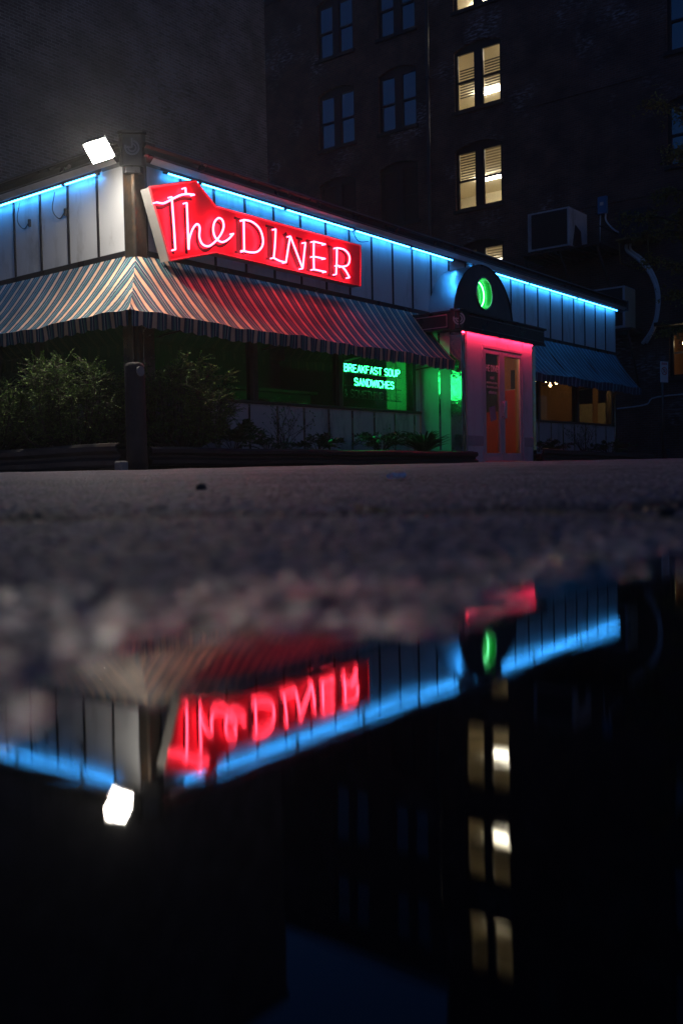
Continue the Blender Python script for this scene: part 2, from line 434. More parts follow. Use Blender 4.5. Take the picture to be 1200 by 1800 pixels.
def make_ground():
    a1 = np.radians(np.linspace(-27, 27, 460))
    a2 = np.radians(np.linspace(27, 333, 110)[1:-1])
    ang = np.concatenate([a1, a2])
    rad = np.concatenate([np.geomspace(0.09, 3.5, 560), np.geomspace(3.5, 28, 190)[1:], np.geomspace(28, 900, 26)[1:]])
    A, Rr = np.meshgrid(ang, rad)
    X = Rr * np.sin(A); Y = Rr * np.cos(A)
    Z = ground_z(X, Y)
    na, nr = len(ang), len(rad)
    co = np.stack([X, Y, Z], -1).reshape(-1, 3)
    co = np.vstack([co, [[0, 0, -0.03]]])
    i, j = np.meshgrid(np.arange(nr - 1), np.arange(na), indexing='ij')
    j2 = (j + 1) % na
    q = np.stack([i * na + j, (i + 1) * na + j, (i + 1) * na + j2, i * na + j2], -1).reshape(-1, 4)[:, ::-1]
    jj = np.arange(na)
    tri = np.stack([np.full(na, nr * na), jj, (jj + 1) % na], -1)[:, ::-1]
    me = bpy.data.meshes.new("ground")
    nq, ntri = len(q), len(tri)
    me.vertices.add(len(co)); me.vertices.foreach_set("co", co.ravel())
    me.loops.add(nq * 4 + ntri * 3); me.loops.foreach_set("vertex_index", np.concatenate([q.ravel(), tri.ravel()]))
    me.polygons.add(nq + ntri)
    me.polygons.foreach_set("loop_start", np.concatenate([np.arange(nq) * 4, nq * 4 + np.arange(ntri) * 3]))
    me.polygons.foreach_set("loop_total", np.concatenate([np.full(nq, 4), np.full(ntri, 3)]))
    me.polygons.foreach_set("use_smooth", np.ones(nq + ntri, bool))
    me.update(calc_edges=True); me.validate()
    m = bpy.data.materials.new("asphalt"); m.use_nodes = True
    t = m.node_tree; b = t.nodes["Principled BSDF"]; L = t.links.new
    ge = t.nodes.new("ShaderNodeNewGeometry")
    def noise(s, det, rough=0.6):
        n = t.nodes.new("ShaderNodeTexNoise"); n.inputs["Scale"].default_value = s; n.inputs["Detail"].default_value = det; n.inputs["Roughness"].default_value = rough
        L(ge.outputs["Position"], n.inputs["Vector"]); return n
    n1 = noise(1.3, 8); n2 = noise(70, 4)
    vo = t.nodes.new("ShaderNodeTexVoronoi"); vo.inputs["Scale"].default_value = 90; L(ge.outputs["Position"], vo.inputs["Vector"])
    cr = t.nodes.new("ShaderNodeValToRGB")
    cr.color_ramp.elements[0].position = 0.3; cr.color_ramp.elements[0].color = (0.080, 0.066, 0.082, 1)
    cr.color_ramp.elements[1].position = 0.72; cr.color_ramp.elements[1].color = (0.20, 0.168, 0.198, 1)
    L(n1.outputs["Fac"], cr.inputs[0])
    # aggregate: some stones paler than the tar
    sp = t.nodes.new("ShaderNodeSeparateColor"); L(vo.outputs["Color"], sp.inputs[0])
    ra = t.nodes.new("ShaderNodeMapRange"); ra.inputs["From Min"].default_value = 0.0; ra.inputs["From Max"].default_value = 1.0; ra.inputs["To Min"].default_value = 0.3; ra.inputs["To Max"].default_value = 2.3
    L(sp.outputs[0], ra.inputs["Value"])
    mu = t.nodes.new("ShaderNodeMix"); mu.data_type = 'RGBA'; mu.blend_type = 'MULTIPLY'; mu.inputs["Factor"].default_value = 1
    L(cr.outputs[0], mu.inputs["A"]); L(ra.outputs[0], mu.inputs["B"])
    # worn yellow parking line
    ps = t.nodes.new("ShaderNodeSeparateXYZ"); L(ge.outputs["Position"], ps.inputs[0])
    li = t.nodes.new("ShaderNodeMath"); li.operation = 'MULTIPLY_ADD'; li.inputs[1].default_value = 0.80; L(ps.outputs[0], li.inputs[0]); L(ps.outputs[1], li.inputs[2])
    df = t.nodes.new("ShaderNodeMath"); df.operation = 'SUBTRACT'; df.inputs[1].default_value = 1.52; L(li.outputs[0], df.inputs[0])
    ab = t.nodes.new("ShaderNodeMath"); ab.operation = 'ABSOLUTE'; L(df.outputs[0], ab.inputs[0])
    lt = t.nodes.new("ShaderNodeMath"); lt.operation = 'LESS_THAN'; lt.inputs[1].default_value = 0.055; L(ab.outputs[0], lt.inputs[0])
    gx = t.nodes.new("ShaderNodeMath"); gx.operation = 'GREATER_THAN'; gx.inputs[1].default_value = 0.02; L(ps.outputs[0], gx.inputs[0])
    wn = noise(30, 5); wr = t.nodes.new("ShaderNodeMapRange"); wr.inputs["From Min"].default_value = 0.42; wr.inputs["From Max"].default_value = 0.6; L(wn.outputs["Fac"], wr.inputs["Value"])
    m1 = t.nodes.new("ShaderNodeMath"); m1.operation = 'MULTIPLY'; L(lt.outputs[0], m1.inputs[0]); L(wr.outputs[0], m1.inputs[1])
    m2 = t.nodes.new("ShaderNodeMath"); m2.operation = 'MULTIPLY'; L(m1.outputs[0], m2.inputs[0]); L(gx.outputs[0], m2.inputs[1])
    yl = t.nodes.new("ShaderNodeMix"); yl.data_type = 'RGBA'; yl.inputs["B"].default_value = (0.22, 0.15, 0.035, 1)
    L(m2.outputs[0], yl.inputs["Factor"]); L(mu.outputs["Result"], yl.inputs["A"])
    # band of old black tar sealing the seam
    sl = t.nodes.new("ShaderNodeMath"); sl.operation = 'MULTIPLY_ADD'; sl.inputs[1].default_value = -0.24; L(ps.outputs[0], sl.inputs[0]); L(ps.outputs[1], sl.inputs[2])
    sn = t.nodes.new("ShaderNodeMath"); sn.operation = 'MULTIPLY_ADD'; sn.inputs[1].default_value = 0.25; L(n1.outputs["Fac"], sn.inputs[0]); L(sl.outputs[0], sn.inputs[2])
    sd = t.nodes.new("ShaderNodeMath"); sd.operation = 'SUBTRACT'; sd.inputs[1].default_value = 1.49; L(sn.outputs[0], sd.inputs[0])
    sa = t.nodes.new("ShaderNodeMath"); sa.operation = 'ABSOLUTE'; L(sd.outputs[0], sa.inputs[0])
    sr = t.nodes.new("ShaderNodeMapRange"); sr.inputs["From Min"].default_value = 0.09; sr.inputs["From Max"].default_value = 0.15; sr.inputs["To Min"].default_value = 0.85; sr.inputs["To Max"].default_value = 0.0
    L(sa.outputs[0], sr.inputs["Value"])
    tar = t.nodes.new("ShaderNodeMix"); tar.data_type = 'RGBA'; tar.inputs["B"].default_value = (0.012, 0.011, 0.012, 1)
    L(sr.outputs[0], tar.inputs["Factor"]); L(yl.outputs["Result"], tar.inputs["A"])
    L(tar.outputs["Result"], b.inputs["Base Color"])
    # wet near the water's edge, damp further out
    wz = t.nodes.new("ShaderNodeMath"); wz.operation = 'MULTIPLY_ADD'; wz.inputs[1].default_value = 0.006; L(n1.outputs["Fac"], wz.inputs[0]); L(ps.outputs[2], wz.inputs[2])
    rr = t.nodes.new("ShaderNodeMapRange"); rr.inputs["From Min"].default_value = 0.003; rr.inputs["From Max"].default_value = 0.0075; rr.inputs["To Min"].default_value = 0.15; rr.inputs["To Max"].default_value = 0.70
    L(wz.outputs[0], rr.inputs["Value"])
    r2 = t.nodes.new("ShaderNodeMath"); r2.operation = 'MULTIPLY_ADD'; r2.inputs[1].default_value = 0.25; L(n2.outputs["Fac"], r2.inputs[0]); L(rr.outputs[0], r2.inputs[2])
    s2 = t.nodes.new("ShaderNodeMath"); s2.operation = 'SUBTRACT'; s2.inputs[1].default_value = 0.12; L(r2.outputs[0], s2.inputs[0])
    L(s2.outputs[0], b.inputs["Roughness"]); b.inputs["Specular IOR Level"].default_value = 0.38
    bp = t.nodes.new("ShaderNodeBump"); bp.inputs["Strength"].default_value = 1.0; bp.inputs["Distance"].default_value = 0.012
    ad = t.nodes.new("ShaderNodeMath"); ad.operation = 'SUBTRACT'; L(n2.outputs["Fac"], ad.inputs[0]); L(vo.outputs["Distance"], ad.inputs[1])
    L(ad.outputs[0], bp.inputs["Height"]); L(bp.outputs[0], b.inputs["Normal"])
    me.materials.append(m)
    o = bpy.data.objects.new("ground", me); COL.objects.link(o)
    o["label"] = "dark cracked tarmac of the parking lot"
    return kind(o, "structure")
make_ground()

def make_water():
    bm = bmesh.new()
    ring = []
    for k in range(96):
        a = 2 * pi * k / 96
        ring.append(bm.verts.new((1.7 * cos(a), -0.2 + 1.35 * sin(a), 0)))
    bm.faces.new(ring)
    me = bpy.data.meshes.new("puddle_water"); bm.to_mesh(me); bm.free()
    m = bpy.data.materials.new("water"); m.use_nodes = True
    t = m.node_tree; b = t.nodes["Principled BSDF"]; L = t.links.new
    b.inputs["Base Color"].default_value = (0.004, 0.004, 0.005, 1); b.inputs["Roughness"].default_value = 0.012; b.inputs["IOR"].default_value = 1.36
    ge = t.nodes.new("ShaderNodeNewGeometry")
    mp = t.nodes.new("ShaderNodeMapping"); mp.inputs["Scale"].default_value = (0.55, 1, 1); L(ge.outputs["Position"], mp.inputs["Vector"])
    n = t.nodes.new("ShaderNodeTexNoise"); n.inputs["Scale"].default_value = 42; n.inputs["Detail"].default_value = 3; L(mp.outputs[0], n.inputs["Vector"])
    bp = t.nodes.new("ShaderNodeBump"); bp.inputs["Strength"].default_value = 0.5; bp.inputs["Distance"].default_value = 0.0003
    L(n.outputs["Fac"], bp.inputs["Height"]); L(bp.outputs[0], b.inputs["Normal"])
    me.materials.append(m)
    o = bpy.data.objects.new("puddle_water", me); COL.objects.link(o)
    o["label"] = "still dark puddle mirroring the neon signs"
    return kind(o, "structure")
make_water()

# ------------------------------------------------------------------ THE DINER (shell)
XR, YB = 14.15, 6.2          # length of the front, depth
ZS = 0.42                    # soil / floor level
VX0, VX1, VW = 5.93, 8.48, 0.80   # entrance block
diner = thing("diner", "single storey diner of white panels with dark windows and blue lit roofline", "diner", (0, 0, 0.17))
DO = (0, 0, 0.17)
def D(): return MB(DO)
# upper walls
m = D(); m.box(0.16, XR, 0.0, 0.16, 2.62, 3.72); m.build("front_upper_wall", "panel_white", diner)
m = D(); m.box(0.0, 0.16, 0.16, YB, 2.62, 3.72); m.build("side_upper_wall", "panel_white", diner)
m = D(); m.box(XR - 0.16, XR - 0.002, 0.16, YB, 1.95, 3.72); m.box(XR - 0.16, XR - 0.002, 0.16, YB, 0.1, 1.05)
m.box(XR - 0.16, XR - 0.002, 0.36, 0.5, 1.05, 1.95); m.box(XR - 0.16, XR - 0.002, 0.95, YB, 1.05, 1.95); m.build("end_wall", "interior_tan", diner)
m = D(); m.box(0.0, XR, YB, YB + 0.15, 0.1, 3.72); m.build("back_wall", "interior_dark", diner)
# lower walls
for a, b in ((0.12, VX0), (VX1, XR - 0.1)): D().box(a, b, 0.01, 0.16, 0.1, 1.0).build("front_lower_wall", "panel_lower", diner)
m = D(); m.box(0.01, 0.16, 0.16, YB, 0.1, 1.0); m.build("side_lower_wall", "panel_lower", diner)
SEAM = [13.56 - 0.558 * k for k in range(25)]
for s in SEAM:
    if 0.1 < s: D().box(s - 0.016, s + 0.016, -0.014, 0.004, 2.7, 3.69).build("seam_trim", "batten", diner)
    if (0.3 < s < VX0 - 0.05) or s > VX1 + 0.05: D().box(s - 0.014, s + 0.014, -0.006, 0.014, 0.40, 0.985).build("lower_seam_trim", "steel_trim", diner)
for k in range(11):
    y = 0.66 + 0.57 * k
    D().box(-0.014, 0.004, y - 0.016, y + 0.016, 2.7, 3.69).build("seam_trim", "batten", diner)
    D().box(-0.004, 0.014, y - 0.014, y + 0.014, 0.40, 0.985).build("lower_seam_trim", "steel_trim", diner)
# rail over the awnings
m = D(); m.box(0.16, XR, -0.03, 0.0, 2.62, 2.70); m.box(-0.03, 0.0, 0.16, YB, 2.62, 2.70); m.build("awning_ledge", "dark_trim", diner, 0.006)
# heads above the glass, sills
for b in ((0.2, VX0, 0.02, 0.14, 2.25, 2.618), (VX1, XR - 0.1, 0.02, 0.14, 2.25, 2.618), (0.02, 0.14, 0.2, YB, 2.25, 2.618)): D().box(*b).build("window_head", "interior_dark", diner)
for b in ((0.16, VX0, -0.03, 0.15, 1.0, 1.04), (VX1, XR - 0.1, -0.03, 0.15, 1.0, 1.04), (-0.03, 0.15, 0.16, YB, 1.0, 1.04)): D().box(*b).build("window_sill", "window_frame", diner, 0.005)
def posts_x(x): return D().box(x - 0.05, x + 0.05, -0.012, 0.12, 1.04, 2.25)
for x in (1.97, 3.80, 5.74, 8.56, 10.23, 12.06, 13.92): posts_x(x).build("window_post", "window_frame", diner, 0.008)
for y in (1.95, 3.78, 5.6): D().box(-0.012, 0.12, y - 0.05, y + 0.05, 1.04, 2.25).build("window_post", "window_frame", diner, 0.008)
for a, b in ((0.2, 1.92), (2.02, 3.75), (3.85, 5.69), (8.61, 10.18), (10.28, 12.01), (12.11, 13.87)):
    D().box(a, b, 0.05, 0.056, 1.04, 2.25).build("window_pane", "glass_diner", diner)
for a, b in ((0.2, 1.90), (2.0, 3.73), (3.83, 5.55)):
    D().box(0.05, 0.056, a, b, 1.04, 2.25).build("window_pane", "glass_diner", diner)
# green-lit pillar panel between glass and entrance
m = D(); m.box(5.80, VX0 - 0.002, 0.0, 0.14, 1.04, 2.25); m.build("pier_panel", "panel_white", diner)
# corner column and its end twin
m = D(); m.box(-0.05, 0.155, -0.05, 0.155, 0.1, 3.66); m.build("corner_column", "bronze", diner, 0.035, seg=3)
m = D(); m.box(0.02, 0.19, -0.068, -0.05, 0.4, 2.3); m.box(-0.068, -0.05, 0.02, 0.19, 0.4, 2.3); m.build("corner_trim", "steel_trim", diner, 0.004)
m = D(); m.box(XR - 0.1, XR, -0.02, 0.15, 0.1, 2.6); m.build("end_post", "chrome", diner, 0.012)
# roof and fascia
m = D(); m.box(-0.05, XR + 0.1, -0.05, YB + 0.1, 3.80, 3.86); m.build("roof", "roof_felt", diner)
prof = [(-0.02, 3.69), (0.11, 3.69), (0.172, 3.745), (0.18, 3.745), (0.18, 3.76), (0.165, 3.77), (0.165, 3.83), (0.20, 3.85), (0.20, 3.885), (0.10, 3.90), (-0.02, 3.90)]
XF = XR + 0.26
m = D(); m.prism([(-a, z) for a, z in prof], 'x', 0.03, XF); m.build("front_fascia", "dark_trim", diner)
m = D(); m.prism([(-a, z) for a, z in prof], 'y', 0.03, YB + 0.2); m.build("side_fascia", "dark_trim", diner)
m = D(); m.box(0.16, XF, -0.188, -0.182, 3.747, 3.758); m.box(0.16, XF, -0.208, -0.2, 3.86, 3.878); m.box(XF, XF + 0.012, -0.21, -0.0, 3.66, 3.90); m.build("fascia_line", "trim_line", diner)
m = D(); m.box(-0.188, -0.182, 0.16, YB, 3.747, 3.758); m.box(-0.208, -0.2, 0.16, YB, 3.86, 3.878); m.build("side_fascia_line", "trim_line", diner)
m = D(); m.prism([(-0.110, 3.684), (-0.170, 3.735), (-0.170, 3.741), (-0.110, 3.690)], 'x', 0.16, XF - 0.01); m.build("soffit", "soffit_grey", diner)
m = D(); m.prism([(-0.110, 3.684), (-0.170, 3.735), (-0.170, 3.741), (-0.110, 3.690)], 'y', 0.16, YB); m.build("soffit", "soffit_grey", diner)
# corner cap with emblem
def emblem(m, c, ax, ay, r, nrm, d=0.012):
    """quarter-cut rings with a hand upwards and one sideways; ax, ay unit vectors, nrm outward"""
    c, ax, ay, nrm = Vector(c), Vector(ax), Vector(ay), Vector(nrm)
    def P2(a, rr, o): return tuple(c + ax * (rr * cos(a)) + ay * (rr * sin(a)) + nrm * o)
    for r0, r1 in ((0.78, 1.0), (0.42, 0.6)):
        a0, a1, n = radians(-200), radians(78), 26
        vs = []; fs = []
        for k in range(n + 1):
            a = a0 + (a1 - a0) * k / n
            vs += [P2(a, r * r0, 0), P2(a, r * r1, 0), P2(a, r * r1, d), P2(a, r * r0, d)]
        for k in range(n):
            i = 4 * k
            fs += [(i + 3, i + 2, i + 6, i + 7), (i + 1, i + 5, i + 6, i + 2), (i, i + 3, i + 7, i + 4)]
        m.add(vs, fs)
    def bar(x0, x1, y0, y1):
        vs = [tuple(c + ax * (x * r) + ay * (y * r) + nrm * o) for o in (0, d * 1.15) for x, y in ((x0, y0), (x1, y0), (x1, y1), (x0, y1))]
        m.add(vs, [(4, 5, 6, 7), (0, 1, 5, 4), (1, 2, 6, 5), (2, 3, 7, 6), (3, 0, 4, 7)])
    bar(-0.1, 0.1, 0.0, 1.25); bar(-1.0, -0.1, -0.08, 0.1)
q = sqrt(0.5)
cap = D()
oct_ = [(-0.15, 0.07), (-0.15, 0.0), (0.0, -0.15), (0.07, -0.15), (0.07, 0.07)]
cap.prism(oct_, 'z', 3.62, 3.98)
cap.prism([(x * 1.08, y * 1.08) for x, y in oct_], 'z', 3.98, 4.02)
cap.prism([(x * 0.8, y * 0.8) for x, y in oct_], 'z', 3.54, 3.62)
cp = cap.build("corner_cap", "dark_trim", diner, 0.01)
m = D(); emblem(m, (-0.075 - 0.001, -0.075 - 0.001, 3.82), (q, -q, 0), (0, 0, 1), 0.085, (-q, -q, 0)); m.build("emblem", "trim_line", cp)

# ------------------------------------------------------------------ entrance block
yf = -VW
m = D(); m.box(VX0, VX0 + 0.08, -0.58, 0.0, 0.1, 2.30); m.build("entrance_side_wall", "panel_white", diner, 0.004)
m = D(); m.box(VX1 - 0.08, VX1, -0.70, 0.0, 0.1, 2.30); m.build("entrance_side_wall", "panel_white", diner, 0.004)
m = D(); m.box(VX0 - 0.008, VX0 + 0.004, -0.395, -0.36, 0.4, 2.28); m.build("side_seam_strip", "chrome", diner)
m = D(); m.box(VX0 - 0.012, VX0 + 0.10, yf - 0.006, -0.58, 0.12, 2.29); m.build("chrome_corner", "chrome", diner, 0.012)
m = D(); m.box(8.36, VX1 + 0.012, yf - 0.006, -0.70, 0.12, 2.29); m.build("chrome_corner", "chrome", diner, 0.012)
m = D(); m.box(6.09, 6.57, yf, yf + 0.12, 0.12, 2.29); c1 = m.build("entrance_column", "panel_white", diner, 0.006)
m = D(); m.box(8.02, 8.36, yf, yf + 0.12, 0.12, 2.29); c2 = m.build("entrance_column", "panel_white", diner, 0.006)
m = D(); m.box(6.085, 6.575, yf - 0.012, yf - 0.001, 0.46, 0.62); m.build("tile_band", "tile_grey", c1, 0.003)
m = D(); m.box(8.015, 8.362, yf - 0.012, yf - 0.001, 0.46, 0.62); m.build("tile_band", "tile_grey", c2, 0.003)
m = D(); m.box(6.57, 8.02, yf + 0.005, yf + 0.12, 2.13, 2.29); m.build("door_lintel", "panel_white", diner, 0.005)
m = D(); m.box(6.57, 6.625, yf - 0.012, yf + 0.1, 0.19, 2.13); m.box(7.955, 8.02, yf - 0.012, yf + 0.1, 0.19, 2.13); m.box(6.625, 7.955, yf - 0.012, yf + 0.1, 2.07, 2.13)
m.build("door_frame", "door_metal", diner, 0.005)
def leaf(x0, x1, hx, stile):
    z0, z1, ya, yb = 0.21, 2.06, yf - 0.004, yf + 0.045
    m = D()
    sl = stile
    m.box(x0, x0 + sl[0], ya, yb, z0, z1); m.box(x1 - sl[1], x1, ya, yb, z0, z1)
    m.box(x0 + sl[0], x1 - sl[1], ya + 0.002, yb - 0.002, z0, z0 + 0.13); m.box(x0 + sl[0], x1 - sl[1], ya + 0.002, yb - 0.002, z1 - 0.07, z1)
    d = m.build("door", "door_metal", diner, 0.004)
    m = D(); m.box(x0 + sl[0], x1 - sl[1], yf + 0.018, yf + 0.026, z0 + 0.13, z1 - 0.07); m.build("door_glass", "glass_door", d)
    return d
dl = leaf(6.64, 7.235, 7.17, (0.045, 0.085)); dr = leaf(7.245, 7.94, 7.3, (0.085, 0.055))
m = D(); m.box(7.265, 7.325, yf - 0.05, yf - 0.006, 0.93, 1.23); m.build("handle_plate", "door_plate", dr, 0.008)
m = D(); m.tube([(7.205, yf - 0.006, 0.95), (7.205, yf - 0.06, 0.97), (7.205, yf - 0.06, 1.19), (7.205, yf - 0.006, 1.21)], 0.011, 8); m.build("handle", "door_plate", dl)
m = D(); m.box(6.5, 8.1, yf - 0.06, 0.3, 0.10, 0.20); m.build("door_step", "tile_grey", diner, 0.006)
# inside of the entrance
m = D(); m.box(VX0 + 0.08, VX1 - 0.08, 1.5, 1.56, 0.2, 2.6); m.build("lobby_wall", "interior_tan", diner)
m = D(); m.box(8.375, 8.398, -0.66, -0.18, 0.2, 1.50); m.box(8.370, 8.398, -0.178, 0.60, 0.2, 1.12); m.build("lobby_board", "red_board", diner, 0.003)
m = D(); m.box(8.38, 8.398, -0.60, -0.36, 1.52, 1.86); m.build("lobby_poster", "frame_black", diner)
m = D(); m.box(8.33, 8.369, -0.52, -0.47, 0.2, 2.2); m.build("lobby_post", "yellow_post", diner, 0.004)
m = D(); m.box(8.385, 8.399, -0.66, -0.22, 1.52, 2.28); m.build("lobby_panel", "interior_tan", diner)
m = D(); m.box(8.385, 8.399, -0.215, 0.62, 1.13, 2.28); m.build("lobby_panel", "interior_dark", diner)
m = D(); m.box(7.9, 8.38, 0.62, 0.66, 0.2, 2.28); m.build("lobby_panel", "interior_dark", diner)
m = D(); m.box(VX0 + 0.08, VX1 - 0.08, yf + 0.12, 1.5, 0.105, 0.19); m.build("lobby_floor", "interior_floor", diner)
lb_ = (7.25, -0.3, 2.29)
ll = thing("ceiling_lamp", "small warm ceiling lamp inside the entrance lobby above the doors", "lamp", lb_)
m = MB(lb_); m.lathe([(0.09, 0), (0.09, 0.012), (0.1, 0.014)], (7.25, -0.3, 2.272), 16); m.build("rim", "steel_trim", ll)
m = MB(lb_); m.lathe([(0.05, 0), (0.08, 0.015), (0.085, 0.03)], (7.25, -0.3, 2.24), 16); m.build("shade", "lobby_glow", ll)
# flat canopy over the entrance
m = D(); m.box(5.65, 8.60, -0.93, 0.0, 2.30, 2.54); cn = m.build("entrance_canopy", "dark_trim", diner, 0.006)
m = D(); m.box(5.62, 8.63, -0.96, -0.0, 2.54, 2.575); m.box(5.635, 8.615, -0.945, 0.0, 2.285, 2.30); m.box(5.64, 8.61, -0.945, -0.925, 2.252, 2.285); m.build("canopy_lip", "dark_trim", cn, 0.004)
m = D()
m.box(5.95, 8.56, -0.938, -0.931, 2.50, 2.512); m.box(5.95, 8.56, -0.938, -0.931, 2.322, 2.332); m.box(8.55, 8.562, -0.938, -0.931, 2.332, 2.50)
m.build("canopy_line", "trim_line", cn)
m = D(); m.box(5.642, 5.649, -0.70, -0.02, 2.505, 2.52); m.box(5.642, 5.649, -0.70, -0.02, 2.32, 2.33); m.box(5.642, 5.649, -0.71, -0.70, 2.32, 2.52); m.build("canopy_line", "trim_pink", cn)
m = D(); cpoly = [(5.62, -0.78), (5.62, -0.86), (5.72, -0.96), (5.85, -0.96), (5.85, -0.90), (5.66, -0.78)]
m.prism(cpoly, 'z', 2.27, 2.60); cc = m.build("canopy_corner", "dark_trim", cn, 0.005)
m = D(); emblem(m, (5.67 - 0.003, -0.91 - 0.003, 2.43), (q, -q, 0), (0, 0, 1), 0.095, (-q, -q, 0)); m.build("canopy_emblem", "trim_pink", cn)
# half-round panel standing on the canopy
AC_, AW, AZ0, AZ1, AYF = 7.20, 1.0, 2.577, 3.54, -0.5
def arch(k, n=40):
    a = pi * k / n; return (AC_ - AW * cos(a), AZ0 + (AZ1 - AZ0) * sin(a))
RC, RR = (7.20, 3.07), 0.265
m = D(); n = 40
outer = [arch(k, n) for k in range(n + 1)] + [(AC_ + AW * (1 - 2 * k / 14), AZ0) for k in range(1, 14)]
N = len(outer)
inner = []
for p in outer:
    a = atan2(p[1] - RC[1], p[0] - RC[0]); inner.append((RC[0] + RR * cos(a), RC[1] + RR * sin(a)))
vs = [(x, AYF, z) for x, z in outer] + [(x, AYF, z) for x, z in inner]
m.add(vs, [(i, i + N, (i + 1) % N + N, (i + 1) % N) for i in range(N)])
ap = m.build("arch_panel", "marble_dark", diner)
m = D(); vs = []; fs = []
for k in range(n + 1):
    x, z = arch(k, n)
    vs += [(x, AYF, z), (x, 0.0, z)]
fs = [(2 * k, 2 * k + 1, 2 * k + 3, 2 * k + 2) for k in range(n)]
m.add(vs, fs, 0, True); m.build("arch_side", "barrel_metal", ap)
m = D(); m.tube([(arch(k, n)[0], AYF - 0.006, arch(k, n)[1]) for k in range(n + 1)], 0.014, 6); m.build("arch_edge", "dark_trim", ap)
m = D(); vs = []; n2 = 48
for k in range(n2):
    a = 2 * pi * k / n2
    vs += [(RC[0] + RR * cos(a), AYF + 0.0, RC[1] + RR * sin(a)), (RC[0] + RR * cos(a), AYF + 0.17, RC[1] + RR * sin(a))]
m.add(vs, [(2 * k, 2 * ((k + 1) % n2), 2 * ((k + 1) % n2) + 1, 2 * k + 1) for k in range(n2)], 0, True)
m.add([(RC[0] + RR * cos(2 * pi * k / n2), AYF + 0.17, RC[1] + RR * sin(2 * pi * k / n2)) for k in range(n2)], [tuple(range(n2))])
m.build("round_recess", "green_disc", ap)
m = D(); m.tube([(RC[0] + 0.225 * cos(2 * pi * k / 48), AYF + 0.13, RC[1] + 0.225 * sin(2 * pi * k / 48)) for k in range(49)], 0.011, 8, cap=False); m.build("neon_ring", "neon_ring", ap)
m = D(); m.tube([(RC[0] + (RR + 0.008) * cos(2 * pi * k / 48), AYF - 0.008, RC[1] + (RR + 0.008) * sin(2 * pi * k / 48)) for k in range(49)], 0.014, 8, cap=False); m.build("recess_rim", "barrel_metal", ap)
# door lettering
def text_mesh(body, size, name, matn, parent, x, y, z, squash=1.0):
    cu = bpy.data.curves.new("lettering", 'FONT'); cu.body = body; cu.size = size; cu.align_x = 'CENTER'; cu.extrude = 0.001
    to = bpy.data.objects.new("tmp", cu); COL.objects.link(to)
    dg = bpy.context.evaluated_depsgraph_get(); me = bpy.data.meshes.new_from_object(to.evaluated_get(dg))
    bpy.data.objects.remove(to)
    me.materials.append(MATS[matn])
    o = bpy.data.objects.new(name, me); COL.objects.link(o); o.parent = parent
    o.location = (x - DO[0], y - DO[1], z - DO[2]); o.rotation_euler = (pi / 2, 0, 0); o.scale = (squash, 1, 1)
    return o
text_mesh("THE DINER", 0.16, "door_lettering", "decal_white", dl, 6.915, yf + 0.012, 1.70, 0.68)
m = D()
rnd = random.Random(3)
for zz, x0, x1, h in ((1.575, 6.86, 6.99, 0.05), (1.50, 6.73, 7.11, 0.035), (1.425, 6.74, 7.11, 0.035), (1.33, 6.80, 7.08, 0.05)):
    x = x0; m = D()
    while x < x1:
        l = rnd.uniform(0.02, 0.045); m.box(x, min(x + l, x1), yf + 0.012, yf + 0.014, zz, zz + h * rnd.uniform(0.7, 1)); x += l + rnd.uniform(0.008, 0.018)
    m.build("hours_lettering", "decal_dim", dl)
m = D(); c_, s_ = cos(0.2), sin(0.2)
pts = [(6.93 + c_ * a - s_ * b, 1.0 + s_ * a + c_ * b) for a, b in ((-0.10, -0.12), (0.10, -0.12), (0.10, 0.12), (-0.10, 0.12))]
m.prism(pts, 'y', yf + 0.011, yf + 0.015); m.build("paper_notice", "notice_paper", dl)

# ------------------------------------------------------------------ interior shell
m = D(); m.box(0.16, XR - 0.16, 0.16, YB, 0.36, ZS); m.build("floor", "interior_floor", diner)
m = D(); m.box(0.16, XR - 0.16, 0.16, YB, 2.60, 2.615); m.build("ceiling", "ceiling_dark", diner)
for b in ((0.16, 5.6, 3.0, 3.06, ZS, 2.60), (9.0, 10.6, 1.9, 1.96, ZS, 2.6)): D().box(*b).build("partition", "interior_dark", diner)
m = D(); m.box(5.86, 5.92, 0.16, 0.62, ZS, 2.60); m.build("inner_wall", "blind_cream", diner)
m = D(); m.box(5.86, 5.92, 0.622, 3.0, ZS, 2.60); m.build("inner_wall", "interior_dark", diner)  # same wall, coloured dark where the green light should stop
for a, b in ((0.17, 0.36), (0.5, 0.95)):
    D().box(XR - 0.19, XR - 0.165, a, b, 1.06, 1.55).build("window_blind", "blind_cream", diner)
# counter, stools
ct = thing("lunch_counter", "long dark lunch counter inside behind the front windows", "counter", (3.0, 2.1, ZS))
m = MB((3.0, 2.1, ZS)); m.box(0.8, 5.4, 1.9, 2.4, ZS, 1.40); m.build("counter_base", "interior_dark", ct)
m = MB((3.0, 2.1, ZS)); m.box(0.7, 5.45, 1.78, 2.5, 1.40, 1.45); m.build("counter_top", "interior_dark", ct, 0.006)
for i, x in enumerate((1.2, 2.0, 2.8, 3.6, 4.4)):
    o_ = (x, 1.35, ZS)
    st = thing("bar_stool", "red topped bar stool at the counter inside the diner", "stool", o_, "bar stools at the counter")
    m = MB(o_); m.lathe([(0.2, 0), (0.2, 0.02), (0.03, 0.04), (0.03, 0.70)], o_, 14); m.build("pedestal", "chrome", st)
    m = MB(o_); m.lathe([(0.15, 0.70), (0.18, 0.72), (0.18, 0.77), (0.14, 0.80)], o_, 16); m.build("seat", "chair_red", st)
m = MB((2.6, 1.75, 2.5)); m.tube([(-0.2 + 2.0, 2.2, 2.45), (-0.2 + 2.0, 3.6 - 0.7, 2.45)], 0.02, 8)
tag(m.build("ceiling_tube", "tube_green"), "green fluorescent tube glowing under the dark ceiling inside", "tube light")
